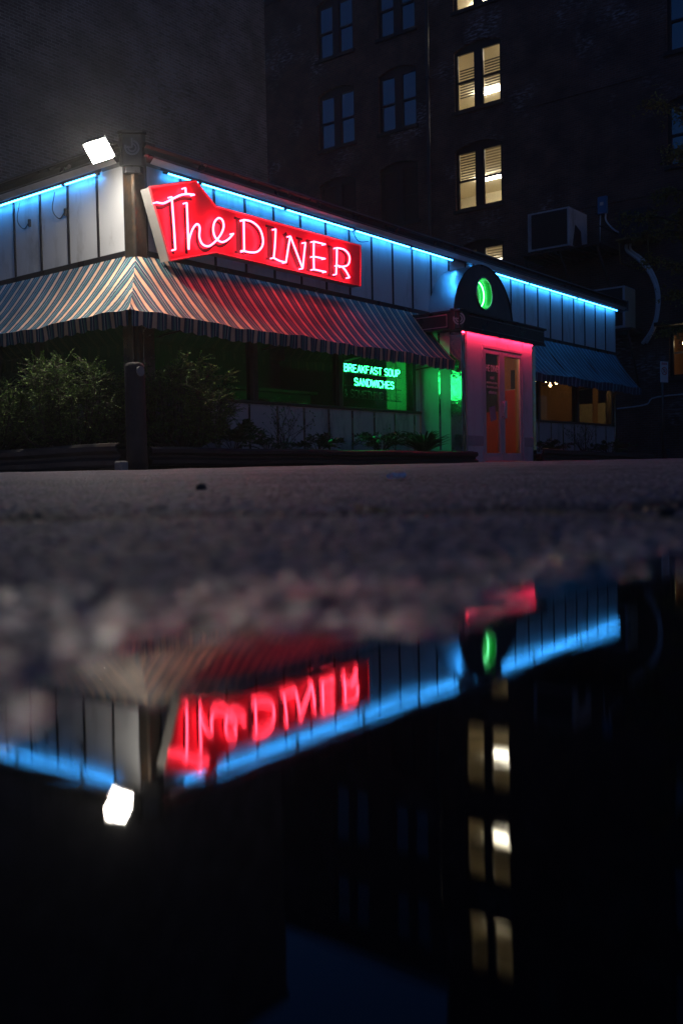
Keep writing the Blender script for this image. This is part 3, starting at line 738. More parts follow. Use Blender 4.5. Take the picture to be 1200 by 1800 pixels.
m = MB((2.5, 0.12, 1.6)); m.box(2.36, 2.66, 0.075, 0.08, 1.62, 1.88)
tag(m.build("window_notice", "notice_paper"), "pale paper notice taped inside the window left of the green lettering", "notice")
# warm lamp cluster
lo = (12.35, 0.75, 2.2)
pl = thing("pendant_lamp", "cluster of small warm bulbs hanging inside the window beyond the entrance", "lamp", lo)
m = MB(lo); m.tube([(12.35, 0.75, 2.6), (12.35, 0.75, 2.1)], 0.008, 6); m.tube([(12.1, 0.75, 2.05), (12.35, 0.75, 2.1), (12.6, 0.75, 2.05)], 0.01, 6); m.build("lamp_stem", "steel_trim", pl)
for dx, dz in ((-0.25, 1.98), (-0.05, 1.9), (0.1, 2.02), (0.25, 1.97)):
    c = (12.35 + dx, 0.75, dz)
    MB(lo).lathe([(0.012, -0.035), (0.03, -0.02), (0.034, 0), (0.02, 0.03), (0.01, 0.05)], c, 10).build("bulb", "lamp_warm", pl)

# ------------------------------------------------------------------ awnings
def awning(name, label, parts, matn, o, group):
    root = thing(name, label, "awning", o, group)
    for part, fn in parts:
        m = MB(o); m.uv = []
        fn(m); m.build(part, matn if part != "frame" else "window_frame", root)
    return root
ZT, ZE, ZV, AWD = 2.645, 1.815, 1.675, 0.70
rn = random.Random(11)
def wob(a, b, amp=0.012): return amp * (sin(a * 3.1 + 1.3) + 0.6 * sin(a * 7.7 + b * 4) + 0.4 * sin(a * 13.1 - b * 7))
def canopy_front(x_top0, x_top1, x_bot0, x_bot1, hip, nx=150, nv=10):
    def fn(m):
        vs = []; uv = []
        for j in range(nv + 1):
            t = j / nv
            xa, xb = x_top0 + (x_bot0 - x_top0) * t, x_top1 + (x_bot1 - x_top1) * t
            for i in range(nx + 1):
                k = i / nx; x = xa + (xb - xa) * k
                h = exp(-max(0, x + 0.7 * t) / 0.5) if hip else 0
                sag = -0.045 * sin(pi * t) + wob(x, t, 0.011) * t - 0.022 * (sin(pi * (x - 0.3) / 1.8) ** 2) * sin(pi * min(1, t * 0.8)) + 0.004 * sin(x * 41 + t * 9) * t + h * 0.02 * sin(x * 18 + t * 5) * sin(pi * min(1, t * 1.0)) * (0 if i == 0 else 1)
                y = -0.02 - (AWD - 0.02) * t
                if t == 1: y -= 0.012
                z = ZT + (ZE - ZT) * t + sag + (0.03 * h * t)
                if hip and i == 0: z = ZT + (ZE - ZT) * t - 0.045 * sin(pi * t) + 0.03 * t; y = -AWD * t if t else -0.02
                vs.append((x, y, z)); uv.append((x + 0.02 * sin(t * 6 + 1) * h + 0.006 * sin(x * 5 + t * 4) * t, t))
        W_ = nx + 1
        m.add(vs, [(j * W_ + i, (j + 1) * W_ + i, (j + 1) * W_ + i + 1, j * W_ + i + 1) for j in range(nv) for i in range(nx)], 0, True); m.uv += uv
    return fn
def valance_front(x0, x1, hip, n=420):
    def fn(m):
        vs = []; uv = []
        for i in range(n + 1):
            x = x0 + (x1 - x0) * i / n
            h = exp(-max(0, x - x0) / 0.5) if hip else 0
            sc = 0.022 * abs(sin(pi * x / 0.185))
            dy = 0.010 * sin(x * 11) + 0.007 * sin(x * 27)
            for zz, k in ((ZE + 0.004 + wob(x, 1, 0.011) + 0.03 * h, 0), ((ZE + ZV) / 2 + 0.02 * h, 0.5), (ZV - sc + wob(x * 1.3, 0.4, 0.009) + 0.02 * h, 1)):
                vs.append((x, -AWD - 0.014 + dy * k - 0.012 * (1 - k), zz)); uv.append((x, 1 + k))
        m.add(vs, [(3 * i + j, 3 * i + j + 1, 3 * (i + 1) + j + 1, 3 * (i + 1) + j) for i in range(n) for j in range(2)], 0, True); m.uv += uv
    return fn
def mirror(fn):
    """the same cloth turned round the corner onto the side wall: (x, y) -> (y, x)"""
    def g(m):
        k = MB((0, 0, 0)); k.uv = []
        fn(k)
        m.add([(y, x, z) for x, y, z in k.v], [tuple(reversed(f)) for f in k.f], 0, True); m.uv += [(a + 0.06, b) for a, b in k.uv]
    return g
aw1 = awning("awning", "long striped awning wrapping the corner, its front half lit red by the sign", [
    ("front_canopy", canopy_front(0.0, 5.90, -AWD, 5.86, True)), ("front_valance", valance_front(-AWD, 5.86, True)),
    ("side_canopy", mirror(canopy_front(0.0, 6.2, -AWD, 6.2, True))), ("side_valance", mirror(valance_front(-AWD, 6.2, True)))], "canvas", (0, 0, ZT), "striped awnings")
aw2 = awning("awning", "short dark blue striped awning between the entrance and the far end", [
    ("canopy", canopy_front(8.55, 14.07, 8.60, 13.86, False)), ("valance", valance_front(8.60, 13.86, False))], "canvas_blue", (11, 0, ZT), "striped awnings")
def awning_frame(root, o, xs):
    m = MB(o)
    m.tube([(xs[0] + 0.01, -AWD + 0.015, ZE - 0.02), (xs[-1] - 0.01, -AWD + 0.015, ZE - 0.02)], 0.014, 6)
    for x in xs: m.tube([(x, -0.02, ZT - 0.05), (x, -AWD + 0.015, ZE - 0.03)], 0.012, 6); m.tube([(x, -0.01, ZE - 0.1), (x, -AWD + 0.015, ZE - 0.03)], 0.012, 6)
    m.build("frame", "window_frame", root)
awning_frame(aw1, (0, 0, ZT), (0.3, 2.1, 3.9, 5.8)); awning_frame(aw2, (11, 0, ZT), (8.7, 10.3, 12.0, 13.8))

# ------------------------------------------------------------------ blue and red light strips
def strip(label, segs, front=True, matn="led_blue", z=3.652, off=0.078, cat="light strip", gap=0.03):
    c = segs[0]; o = ((c[0] + c[1]) / 2, -off, z) if front else (-off, (c[0] + c[1]) / 2, z)
    root = thing("light_strip", label, cat, o, "coloured light strips")
    for a, b in segs:
        m = MB(o)
        m.box(a + gap, b - gap, -off - 0.011, -off + 0.011, z - 0.011, z + 0.006) if front else m.box(-off - 0.011, -off + 0.011, a + gap, b - gap, z - 0.011, z + 0.006)
        m.build("tube", matn, root)
    if matn == "led_blue":
        m = MB(o); a, b = segs[0][0] - 0.1, segs[-1][1] + 0.05
        m.box(a, b, -off - 0.026, -off - 0.018, z - 0.003, z + 0.03) if front else m.box(-off - 0.026, -off - 0.018, a, b, z - 0.003, z + 0.03)
        m.build("channel", "trim_line", root)
    ends = sorted({e for s in segs for e in s})
    for e in ends:
        m = MB(o)
        m.box(e - 0.028, e + 0.028, -off - 0.016, -off + 0.016, z - 0.016, z + 0.03) if front else m.box(-off - 0.016, -off + 0.016, e - 0.028, e + 0.028, z - 0.016, z + 0.03)
        m.build("clip", "clip_black", root)
    return root
strip("blue light strip under the front roof edge above the red sign", [(0.42, 0.97), (0.97, 2.55), (2.55, 4.1), (4.1, 5.6), (5.6, 6.9)])
strip("blue light strip under the front roof edge right of the half-round panel", [(7.6, 9.7), (9.7, 11.9), (11.9, 14.1)])
strip("blue light strip under the side roof edge behind the floodlight", [(0.55, 1.2), (1.2, 2.6), (2.6, 4.2), (4.2, 5.9)], False)
strip("red light strip glowing under the entrance canopy above the door", [(5.95, 7.2), (7.2, 8.5)], True, "led_red", 2.285, 0.872)
# loose wires of the strips
for a, nm in (((-0.03, 1.45, 3.62), "loose black wire hanging under the blue strip, nearer the corner"), ((-0.03, 2.2, 3.62), "loose black wire hanging under the blue strip, farther from the corner")):
    m = MB(a); x, y, z = a
    m.tube(smooth_path([(x, y, z), (x - 0.02, y + 0.03, z - 0.22), (x, y - 0.08, z - 0.34), (x, y - 0.2, z - 0.26)]), 0.006, 5)
    m.box(x - 0.014, x + 0.014, y - 0.215, y - 0.185, z - 0.33, z - 0.24)
    tag(m.build("wire", "clip_black"), nm, "wire", "loose wires")
m = MB((4.1, -0.06, 3.6)); m.tube(smooth_path([(4.1, -0.06, 3.63), (4.18, -0.05, 3.56), (4.3, -0.04, 3.52), (4.5, -0.05, 3.56)]), 0.006, 5)
tag(m.build("wire", "clip_black"), "thin black wire sagging under the blue strip over the sign's right end", "wire", "loose wires")

# ------------------------------------------------------------------ the red neon sign
SO = (2.0, -0.08, 3.0)
sg = thing("neon_sign", "red angular box sign with pink neon reading The DINER", "sign", SO)
OUT = [(0.02, 3.36), (0.74, 3.595), (1.07, 3.36), (4.03, 3.385), (4.01, 2.79), (1.04, 2.79), (0.30, 2.575)]
m = MB(SO); n = len(OUT)
m.add([(x, -0.24, z) for x, z in OUT] + [(x, -0.085, z) for x, z in OUT], [tuple(range(n - 1, -1, -1)) if False else tuple(range(n))] , 0)
m.add([(x, -0.24, z) for x, z in OUT] + [(x, -0.085, z) for x, z in OUT], [(i, i + n, (i + 1) % n + n, (i + 1) % n) for i in range(n)] + [tuple(range(2 * n - 1, n - 1, -1))], 1)
m.build("sign_box", ["sign_red", "sign_side"], sg)
m = MB(SO)
for i in range(n):
    a, b = OUT[i], OUT[(i + 1) % n]; m.bar((a[0], -0.243, a[1]), (b[0], -0.243, b[1]), 0.022)
m.build("sign_rim", "sign_rim", sg)
m = MB(SO)
for x in (0.9, 2.2, 3.5): m.box(x - 0.02, x + 0.02, -0.085, 0.0, 2.95, 3.25)
m.build("bracket", "clip_black", sg)
PATH = {
 "letter_t": [[(0.07, 3.19), (0.17, 3.20), (0.28, 3.26), (0.42, 3.34), (0.53, 3.38), (0.66, 3.40)], [(0.52, 3.45), (0.525, 3.385)], [(0.30, 3.30), (0.32, 3.0), (0.335, 2.70)]],
 "letters_he": [[(0.535, 3.28), (0.54, 3.0), (0.545, 2.74), (0.56, 2.86), (0.62, 2.99), (0.69, 3.06), (0.735, 3.03), (0.725, 2.92), (0.77, 2.84), (0.87, 2.83), (0.98, 2.90), (1.08, 3.0), (1.14, 3.11), (1.12, 3.19), (1.05, 3.20), (0.98, 3.13), (0.96, 3.03), (1.0, 2.95), (1.1, 2.92), (1.21, 2.97), (1.31, 3.06)]],
 "letter_d": [[(1.50, 3.26), (1.495, 2.885)], [(1.50, 3.265), (1.65, 3.27), (1.79, 3.21), (1.85, 3.09), (1.83, 2.99), (1.74, 2.91), (1.62, 2.88), (1.495, 2.875)]],
 "letters_in": [[(2.10, 3.26), (2.08, 3.06), (2.05, 2.88)], [(2.05, 2.88), (2.16, 2.86), (2.29, 2.86)], [(2.29, 2.86), (2.34, 3.05), (2.39, 3.22)], [(2.39, 3.22), (2.52, 3.01), (2.63, 2.83)], [(2.63, 2.83), (2.66, 2.99), (2.70, 3.19)]],
 "letter_e": [[(3.13, 3.24), (2.88, 3.235)], [(2.88, 3.235), (2.87, 3.03), (2.87, 2.855)], [(2.87, 2.855), (3.13, 2.86)], [(2.87, 3.03), (3.12, 3.04)]],
 "letter_r": [[(3.36, 2.86), (3.38, 3.05), (3.39, 3.235)], [(3.39, 3.235), (3.55, 3.24), (3.66, 3.19), (3.68, 3.11), (3.63, 3.03), (3.5, 2.99), (3.40, 2.99)], [(3.50, 2.99), (3.59, 2.94), (3.67, 2.86)]]}
for k, strokes in PATH.items():
    m = MB(SO)
    for st in strokes:
        p = smooth_path([(x, -0.305, z) for x, z in st], 6)
        a, b = p[0].copy(), p[-1].copy(); a.y = b.y = -0.243
        m.tube(p, 0.0115, 8)
        m.tube([p[0], a], 0.009, 6); m.tube([p[-1], b], 0.009, 6)
    m.build("neon_" + k, "neon_red", sg)
# painted black letters behind the tubes
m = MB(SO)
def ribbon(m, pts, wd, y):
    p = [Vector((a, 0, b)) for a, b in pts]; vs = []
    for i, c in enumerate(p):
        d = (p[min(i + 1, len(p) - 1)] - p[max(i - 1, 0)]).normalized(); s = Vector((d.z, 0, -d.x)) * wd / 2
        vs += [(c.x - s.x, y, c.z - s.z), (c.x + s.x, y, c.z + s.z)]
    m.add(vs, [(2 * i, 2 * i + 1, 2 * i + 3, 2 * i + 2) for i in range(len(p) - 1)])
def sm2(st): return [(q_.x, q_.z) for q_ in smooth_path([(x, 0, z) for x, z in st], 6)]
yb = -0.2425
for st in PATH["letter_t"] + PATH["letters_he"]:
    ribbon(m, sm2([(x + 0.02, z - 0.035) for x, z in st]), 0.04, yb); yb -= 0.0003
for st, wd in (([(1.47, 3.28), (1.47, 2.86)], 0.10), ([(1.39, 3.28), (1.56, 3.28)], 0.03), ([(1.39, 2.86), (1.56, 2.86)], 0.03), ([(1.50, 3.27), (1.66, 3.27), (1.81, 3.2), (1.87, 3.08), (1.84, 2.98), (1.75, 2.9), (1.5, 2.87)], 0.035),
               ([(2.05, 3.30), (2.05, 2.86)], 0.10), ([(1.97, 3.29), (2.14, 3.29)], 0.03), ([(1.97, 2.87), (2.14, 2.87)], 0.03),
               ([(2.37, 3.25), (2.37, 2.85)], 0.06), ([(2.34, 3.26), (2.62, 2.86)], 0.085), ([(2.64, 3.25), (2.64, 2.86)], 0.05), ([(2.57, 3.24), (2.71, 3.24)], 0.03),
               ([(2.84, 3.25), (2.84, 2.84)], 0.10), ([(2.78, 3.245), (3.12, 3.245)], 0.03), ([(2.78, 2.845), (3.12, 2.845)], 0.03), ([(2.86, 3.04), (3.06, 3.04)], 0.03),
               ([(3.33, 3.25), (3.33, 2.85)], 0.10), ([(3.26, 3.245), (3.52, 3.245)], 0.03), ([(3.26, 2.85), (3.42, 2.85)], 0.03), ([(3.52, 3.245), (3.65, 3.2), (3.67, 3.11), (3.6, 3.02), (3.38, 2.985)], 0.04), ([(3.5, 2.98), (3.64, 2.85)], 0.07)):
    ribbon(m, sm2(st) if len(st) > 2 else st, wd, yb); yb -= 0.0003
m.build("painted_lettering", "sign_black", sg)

# ------------------------------------------------------------------ green neon lettering in the window
GL = {'B': [[(0, 0), (0, 6), (2.2, 6), (3, 5.2), (3, 3.9), (2.2, 3.2), (0, 3.2)], [(2.2, 3.2), (3.2, 2.5), (3.2, 0.9), (2.3, 0), (0, 0)]],
 'R': [[(0, 0), (0, 6), (2.2, 6), (3, 5.2), (3, 3.9), (2.2, 3.1), (0, 3.1)], [(1.4, 3.1), (3.2, 0)]], 'E': [[(3, 6), (0, 6), (0, 0), (3, 0)], [(0, 3.1), (2.5, 3.1)]],
 'A': [[(0, 0), (1.6, 6), (3.2, 0)], [(0.6, 2), (2.6, 2)]], 'K': [[(0, 0), (0, 6)], [(3, 6), (0, 2.6)], [(1, 3.6), (3.2, 0)]], 'F': [[(3, 6), (0, 6), (0, 0)], [(0, 3.1), (2.4, 3.1)]],
 'S': [[(3, 5), (2.3, 6), (0.8, 6), (0, 5.2), (0, 4), (0.8, 3.2), (2.3, 2.9), (3.1, 2.1), (3.1, 0.9), (2.3, 0), (0.7, 0), (0, 0.9)]], 'T': [[(0, 6), (3.2, 6)], [(1.6, 6), (1.6, 0)]],
 'O': [[(1, 0), (0, 1), (0, 5), (1, 6), (2.2, 6), (3.2, 5), (3.2, 1), (2.2, 0), (1, 0)]], 'U': [[(0, 6), (0, 1), (0.9, 0), (2.2, 0), (3.1, 1), (3.1, 6)]],
 'P': [[(0, 0), (0, 6), (2.2, 6), (3.1, 5.2), (3.1, 3.7), (2.2, 2.9), (0, 2.9)]], 'N': [[(0, 0), (0, 6), (3.1, 0), (3.1, 6)]], 'D': [[(0, 0), (0, 6), (1.8, 6), (3.1, 4.8), (3.1, 1.2), (1.8, 0), (0, 0)]],
 'W': [[(0, 6), (1.1, 0), (2.2, 5), (3.3, 0), (4.4, 6)]], 'I': [[(0.3, 0), (0.3, 6)]], 'C': [[(3.1, 5), (2.2, 6), (1, 6), (0, 5), (0, 1), (1, 0), (2.2, 0), (3.1, 1)]], 'H': [[(0, 0), (0, 6)], [(3.1, 0), (3.1, 6)], [(0, 3.1), (3.1, 3.1)]],
 'M': [[(0, 0), (0, 6), (1.9, 2), (3.8, 6), (3.8, 0)]], 'G': [[(3.1, 5), (2.2, 6), (1, 6), (0, 5), (0, 1), (1, 0), (2.2, 0), (3.1, 1), (3.1, 2.8), (1.8, 2.8)]], 'L': [[(0, 6), (0, 0), (3, 0)]],
 '&': [[(3.2, 0), (0.6, 4.6), (0.8, 5.7), (1.6, 6), (2.2, 5.3), (1.9, 4.2), (0.2, 2), (0.2, 0.8), (1, 0), (2, 0.2), (3.1, 2.2)]]}
WID = {'W': 4.4, 'M': 3.8, 'I': 0.6, ' ': 1.4}
def neon_text(txt, x0, x1, z, h, y, r, name, matn, root, o):
    tot = sum(WID.get(c, 3.2) for c in txt) + 1.15 * (len(txt) - 1)
    sx = (x1 - x0) / tot; sz = h / 6; x = x0
    for c in txt:
        if c != ' ':
            m = MB(o)
            for st in GL[c]:
                pts = [(x + a * sx, y, z + b * sz) for a, b in st]
                m.tube(pts, r, 6)
            m.build(name, matn, root)
        x += (WID.get(c, 3.2) + 1.15) * sx
GO = (4.7, 0.09, 1.5)
gs = thing("window_neon_sign", "green neon words BREAKFAST SOUP and SANDWICHES hanging inside the window", "neon sign", GO)
neon_text("BREAKFAST SOUP", 4.02, 5.47, 1.585, 0.105, 0.09, 0.006, "neon_letter", "neon_green", gs, GO)
neon_text("SANDWICHES", 4.27, 5.30, 1.385, 0.105, 0.09, 0.006, "neon_letter", "neon_green", gs, GO)
neon_text("& SOMETHING ELSE", 4.0, 5.48, 1.20, 0.11, 0.09, 0.006, "unlit_letter", "tube_off", gs, GO)
m = MB(GO)
for z in (1.57, 1.375, 1.19): m.tube([(3.92, 0.115, z), (5.55, 0.115, z)], 0.006, 6)
for x in (4.1, 5.4): m.tube([(x, 0.115, 1.19), (x, 0.115, 2.24)], 0.004, 5)
m.build("hanging_frame", "clip_black", gs)

# ------------------------------------------------------------------ floodlight
FO = (-0.585, -0.13, 3.655)
fl = thing("floodlight", "white glaring square floodlight bracketed to the roof corner", "floodlight", FO)
fn_ = Vector((-0.50, -0.44, -0.74)).normalized()
fx = Vector((0.66, -0.75, 0.0)).normalized(); fx = (fx - fn_ * fx.dot(fn_)).normalized(); fy = fn_.cross(fx)
fx, fy = fx * cos(0.32) + fy * sin(0.32), fy * cos(0.32) - fx * sin(0.32)
def fp(a, b, c): v_ = Vector(FO) + fx * a + fy * b + fn_ * c; return tuple(v_)
m = MB(FO); A, B = 0.122, 0.106
LD = 0.055
m.add([fp(sx_ * A * k_, sy_ * B * k_, c_) for c_, k_ in ((0, 1.0), (LD, 0.93)) for sx_, sy_ in ((-1, -1), (1, -1), (1, 1), (-1, 1))], [(4, 5, 6, 7), (0, 1, 5, 4), (1, 2, 6, 5), (2, 3, 7, 6), (3, 0, 4, 7)]); m.build("lens", "flood_lens", fl)
m = MB(FO); A2, B2 = 0.138, 0.122
fr8 = [fp(-A2, -B2, 0.012), fp(A2, -B2, 0.012), fp(A2, B2, 0.012), fp(-A2, B2, 0.012), fp(-A, -B, 0.012), fp(A, -B, 0.012), fp(A, B, 0.012), fp(-A, B, 0.012), fp(-A2 * .7, -B2 * .7, -0.12), fp(A2 * .7, -B2 * .7, -0.12), fp(A2 * .7, B2 * .7, -0.12), fp(-A2 * .7, B2 * .7, -0.12)]
m.add(fr8, [(0, 1, 5, 4), (1, 2, 6, 5), (2, 3, 7, 6), (3, 0, 4, 7), (0, 8, 9, 1), (1, 9, 10, 2), (2, 10, 11, 3), (3, 11, 8, 0), (8, 11, 10, 9)]); m.build("housing", "clip_black", fl)
m = MB(FO); m.tube([fp(0, 0, -0.1), (-0.42, 0.08, 3.86), (-0.19, 0.14, 3.885)], 0.018, 8); m.build("bracket", "clip_black", fl)

# ------------------------------------------------------------------ planting beds, rails, post
m = MB((0, 0, 0)); m.prism([(-1.0, 6.5), (-1.0, -0.75), (-0.75, -1.0), (5.9, -1.0), (5.9, 0.0), (0, 0.0), (0, 6.5)], 'z', 0.05, 0.36)
kind(m.build("planting_bed_soil", "soil"), "structure")["label"] = "dark soil of the bed round the diner's corner"
m = MB((0, 0, 0)); m.prism([(8.6, -0.85), (13.7, -0.85), (13.7, 0.0), (8.6, 0.0)], 'z', -0.1, 0.33)
kind(m.build("planting_bed_soil", "soil"), "structure")["label"] = "dark soil of the bed right of the entrance"
WB = [(0.0, 0.19), (0.03, 0.185), (0.045, 0.165), (0.045, 0.13), (0.0, 0.105), (0.0, 0.085), (0.045, 0.06), (0.045, 0.025), (0.03, 0.005), (0.0, 0.0), (-0.008, 0.0), (0.02, 0.02), (0.03, 0.06), (-0.012, 0.085), (-0.012, 0.105), (0.03, 0.13), (0.03, 0.165), (0.02, 0.175), (-0.008, 0.19)]
def rail(label, a, b, h, matn, out):
    """corrugated crash rail from a to b (block frame x, y, z of its lower edge), out = outward direction"""
    a, b = Vector(a), Vector(b); o = tuple((a + b) / 2)
    root = thing("crash_rail", label, "crash rail", o, "crash rails guarding the planting beds")
    m = MB(o); out = Vector(out); n = len(WB); k = h / 0.19; NS = 24
    vs = []
    for i in range(NS + 1):
        c = a.lerp(b, i / NS) + Vector((0, 0, 0.006 * sin(i * 0.9)))
        vs += [tuple(c + out * (p * k) + Vector((0, 0, z * k))) for p, z in WB]
    fs = [(i * n + j, i * n + (j + 1) % n, (i + 1) * n + (j + 1) % n, (i + 1) * n + j) for i in range(NS) for j in range(n)] + [tuple(range(n)), tuple(range((NS + 1) * n - 1, NS * n - 1, -1))]
    m.add(vs, fs, 0, False); m.build("rail_beam", matn, root)
    L_ = (b - a).length; cnt = max(2, int(L_ / 1.9) + 1)
    for i in range(cnt):
        c = a.lerp(b, (i + 0.3) / (cnt - 0.4)) - out * 0.07
        MB(o).box(c.x - 0.045, c.x + 0.045, c.y - 0.045, c.y + 0.045, c.z - 0.25, c.z + h - 0.02).build("rail_post", "post_wood", root)
rail("rusty crash rail along the bush bed, left of the thick post", (-1.17, -1.05, 0.15), (-1.17, 6.4, 0.12), 0.26, "rail_metal", (-1, 0, 0))
rail("long dark crash rail below the front windows, between the thick post and entrance", (-0.86, -1.13, 0.17), (5.75, -1.13, 0.145), 0.2, "rail_dark", (0, -1, 0))
rail("short dark crash rail right of the entrance door", (8.25, -1.0, 0.17), (13.7, -1.0, 0.075), 0.25, "rail_dark", (0, -1, 0))
po = (-1.08, -1.20, gz(-1.08, -1.2) - 0.05)
bo = thing("bollard", "thick dark timber post standing before the diner's corner between the rails", "post", po)
m = MB(po); m.lathe([(0.108, 0), (0.104, 0.3), (0.1, 0.8), (0.097, 1.08), (0.085, 1.115), (0.05, 1.125)], po, 20); m.build("shaft", "post_wood", bo, label=None)
m = MB(po); cpos = Vector((-1.08 - 0.02, -1.2 - 0.102, po[2] + 1.03)); rg = [(cpos.x + 0.045 * cos(2 * pi * k / 20), cpos.y, cpos.z + 0.05 * sin(2 * pi * k / 20)) for k in range(20)]
m.add(rg + [(x, y - 0.018, z) for x, y, z in rg], [tuple(range(20, 40)), *[(k, (k + 1) % 20, (k + 1) % 20 + 20, k + 20) for k in range(20)]]); m.build("reflector", "pale_stone", bo)
m = MB((-1.26, -1.17, 0.15)); m.box(-1.31, -1.21, -1.23, -1.12, gz(-1.26, -1.17) - 0.02, gz(-1.26, -1.17) + 0.10)
tag(m.build("stone_block", "pale_stone", None, 0.02), "small pale stone block at the foot of the thick timber post", "stone block")

# ------------------------------------------------------------------ plants
def leaf_quad(m, p, d, up, l, wd, mi=0):
    d = d.normalized(); s = d.cross(up)
    s = s.normalized() * wd / 2 if s.length > 1e-5 else d.orthogonal().normalized() * wd / 2
    n = s.cross(d).normalized() * wd * 0.18
    a = p; b = p + d * l
    mid = p + d * l * 0.5
    m.add([tuple(a), tuple(mid + s + n), tuple(b), tuple(mid - s + n)], [(0, 1, 2), (0, 2, 3)], mi)
def yew(label, c, rx, ry, h, nst, seed, density=1.0):
    r = random.Random(seed); o = c
    root = thing("shrub", label, "shrub", o, "bushes round the diner's corner")
    st = MB(o); fo = MB(o)
    base = Vector(c)
    for i in range(nst):
        a = r.uniform(0, 2 * pi); rr = sqrt(r.random())
        tip = base + Vector((rx * rr * cos(a) , ry * rr * sin(a), h * (0.42 + 0.58 * r.random() ** 0.6) * (1.0 - 0.35 * rr * rr)))
        b0 = base + Vector((0.15 * rx * cos(a), 0.15 * ry * sin(a), 0))
        mid = b0.lerp(tip, 0.5) + Vector((cos(a) * 0.12, sin(a) * 0.12, -0.05 + r.uniform(-0.05, 0.05)))
        path = smooth_path([b0, mid, tip, tip + Vector((cos(a) * 0.05, sin(a) * 0.05, 0.12 * r.uniform(0.2, 2.2)))], 4)
        st.tube([tuple(p) for p in path], [0.014 * (1 - 0.85 * k / (len(path) - 1)) for k in range(len(path))], 5)
        for k in range(3, len(path)):
            p = path[k]
            nt_ = int(5 * density)
            for j in range(nt_):
                dd = Vector((r.gauss(0, 1) + 0.5 * cos(a), r.gauss(0, 1) + 0.5 * sin(a), r.gauss(0.35, 0.7))).normalized()
                tl = r.uniform(0.09, 0.22)
                e = p + dd * tl
                st.tube([tuple(p), tuple(e)], [0.004, 0.002], 3, 0, False)
                nl = 13
                up = Vector((0, 0, 1))
                sd = dd.cross(up); sd = sd.normalized() if sd.length > 1e-4 else Vector((1, 0, 0))
                for q_ in range(nl):
                    t = q_ / nl
                    sgn = 1 if q_ % 2 else -1
                    pp = p.lerp(e, 0.15 + 0.85 * t)
                    ld = (dd * 0.7 + sd * sgn * 0.9 + Vector((r.gauss(0, .25), r.gauss(0, .25), r.gauss(0, .3))))
                    leaf_quad(fo, pp, ld, up + Vector((r.gauss(0, .4), r.gauss(0, .4), 0)), r.uniform(0.022, 0.036), 0.013, 1 if t > 0.55 and r.random() < 0.8 else 0)
    st.build("stems", "bark", root); fo.build("foliage", ["leaf_yew", "leaf_tip"], root)
yew("wide green bush below the side awning, farther of two bushes along the rusty rail", (-0.72, 1.80, 0.36), 0.62, 1.0, 0.80, 56, 1)
yew("taller lit green bush along the rusty rail, nearer the thick post", (-0.70, 0.28, 0.36), 0.60, 0.82, 0.87, 52, 2)
yew("shadowed rounded bush leaning right behind the thick post", (0.10, -0.62, 0.36), 0.82, 0.42, 0.86, 50, 3)
def mound(label, c, r0, n, seed, h, ll, group="low leafy plants in the front bed"):
    r = random.Random(seed); o = c
    root = thing("leafy_plant", label, "plant", o, group)
    st = MB(o); fo = MB(o); base = Vector(c)
    for i in range(n):
        a = r.uniform(0, 2 * pi); d = Vector((cos(a), sin(a), 0)); L_ = r0 * r.uniform(0.2, 1.0); hh = h * r.uniform(0.5, 1.25)
        p0 = base + d * 0.03; p3 = base + d * L_ + Vector((0, 0, hh * (1 - 0.35 * (L_ / r0) ** 2)))
        pts = smooth_path([p0, p0.lerp(p3, 0.5) + Vector((0, 0, hh * 0.22)), p3, p3 + d * 0.04 - Vector((0, 0, 0.015))], 5)
        st.tube([tuple(p) for p in pts], 0.0035, 4, 0, False)
        sd = Vector((-sin(a), cos(a), 0))
        for k in range(4, len(pts)):
            for sg in (-1, 1):
                dd = d * r.uniform(0.2, 0.8) + sd * sg * r.uniform(0.6, 1.1) + Vector((0, 0, r.gauss(0.15, 0.35)))
                leaf_quad(fo, pts[k], dd, Vector((r.gauss(0, .3), r.gauss(0, .3), 1)), ll * r.uniform(0.7, 1.25), ll * 0.5)
        leaf_quad(fo, pts[-1], d + Vector((0, 0, -0.2)), Vector((0, 0, 1)), ll * 1.2, ll * 0.5)
    st.build("stems", "twig", root); fo.build("foliage", "leaf_hosta", root)
def hosta(label, c, r0, n, seed, h=0.28, lw=0.055, group="low leafy plants in the front bed"):
    r = random.Random(seed); o = c
    m = MB(o); base = Vector(c)
    for i in range(n):
        a = r.uniform(0, 2 * pi); L_ = r0 * r.uniform(0.35, 1.1); hh = h * r.uniform(0.55, 1.35); st_ = r.uniform(0, 1.2); tw = r.uniform(-1.5, 1.5)
        d = Vector((cos(a), sin(a), 0)); s = Vector((-sin(a), cos(a), 0)) * lw * r.uniform(0.6, 1.2)
        vs = []
        for k in range(6):
            t = k / 5; wv = sin(pi * (0.12 + 0.88 * t)) ** 0.8 if t < 1 else 0.03
            p = base + d * (0.03 + L_ * t) + Vector((0, 0, hh * ((2.3 - st_) * t - (1.5 - st_) * t * t))) + s * (tw * t * t)
            vs += [tuple(p - s * wv), tuple(p + Vector((0, 0, -0.012 * wv))), tuple(p + s * wv)]
        m.add(vs, [(3 * k + j, 3 * k + j + 1, 3 * k + j + 4, 3 * k + j + 3) for k in range(5) for j in range(2)], 0, True)
    o_ = m.build("leafy_plant", "leaf_hosta")
    tag(o_, label, "plant", group); return o_
mound("broad leaved plant in the front bed, nearest the corner bush", (0.92, -0.60, 0.35), 0.36, 26, 21, 0.30, 0.095)
mound("low straggling plant left of the bare twiggy shrub", (1.5, -0.62, 0.35), 0.34, 18, 22, 0.15, 0.05)
mound("small broad leaved plant right of the bare twiggy shrub", (2.55, -0.58, 0.35), 0.30, 20, 23, 0.20, 0.08)
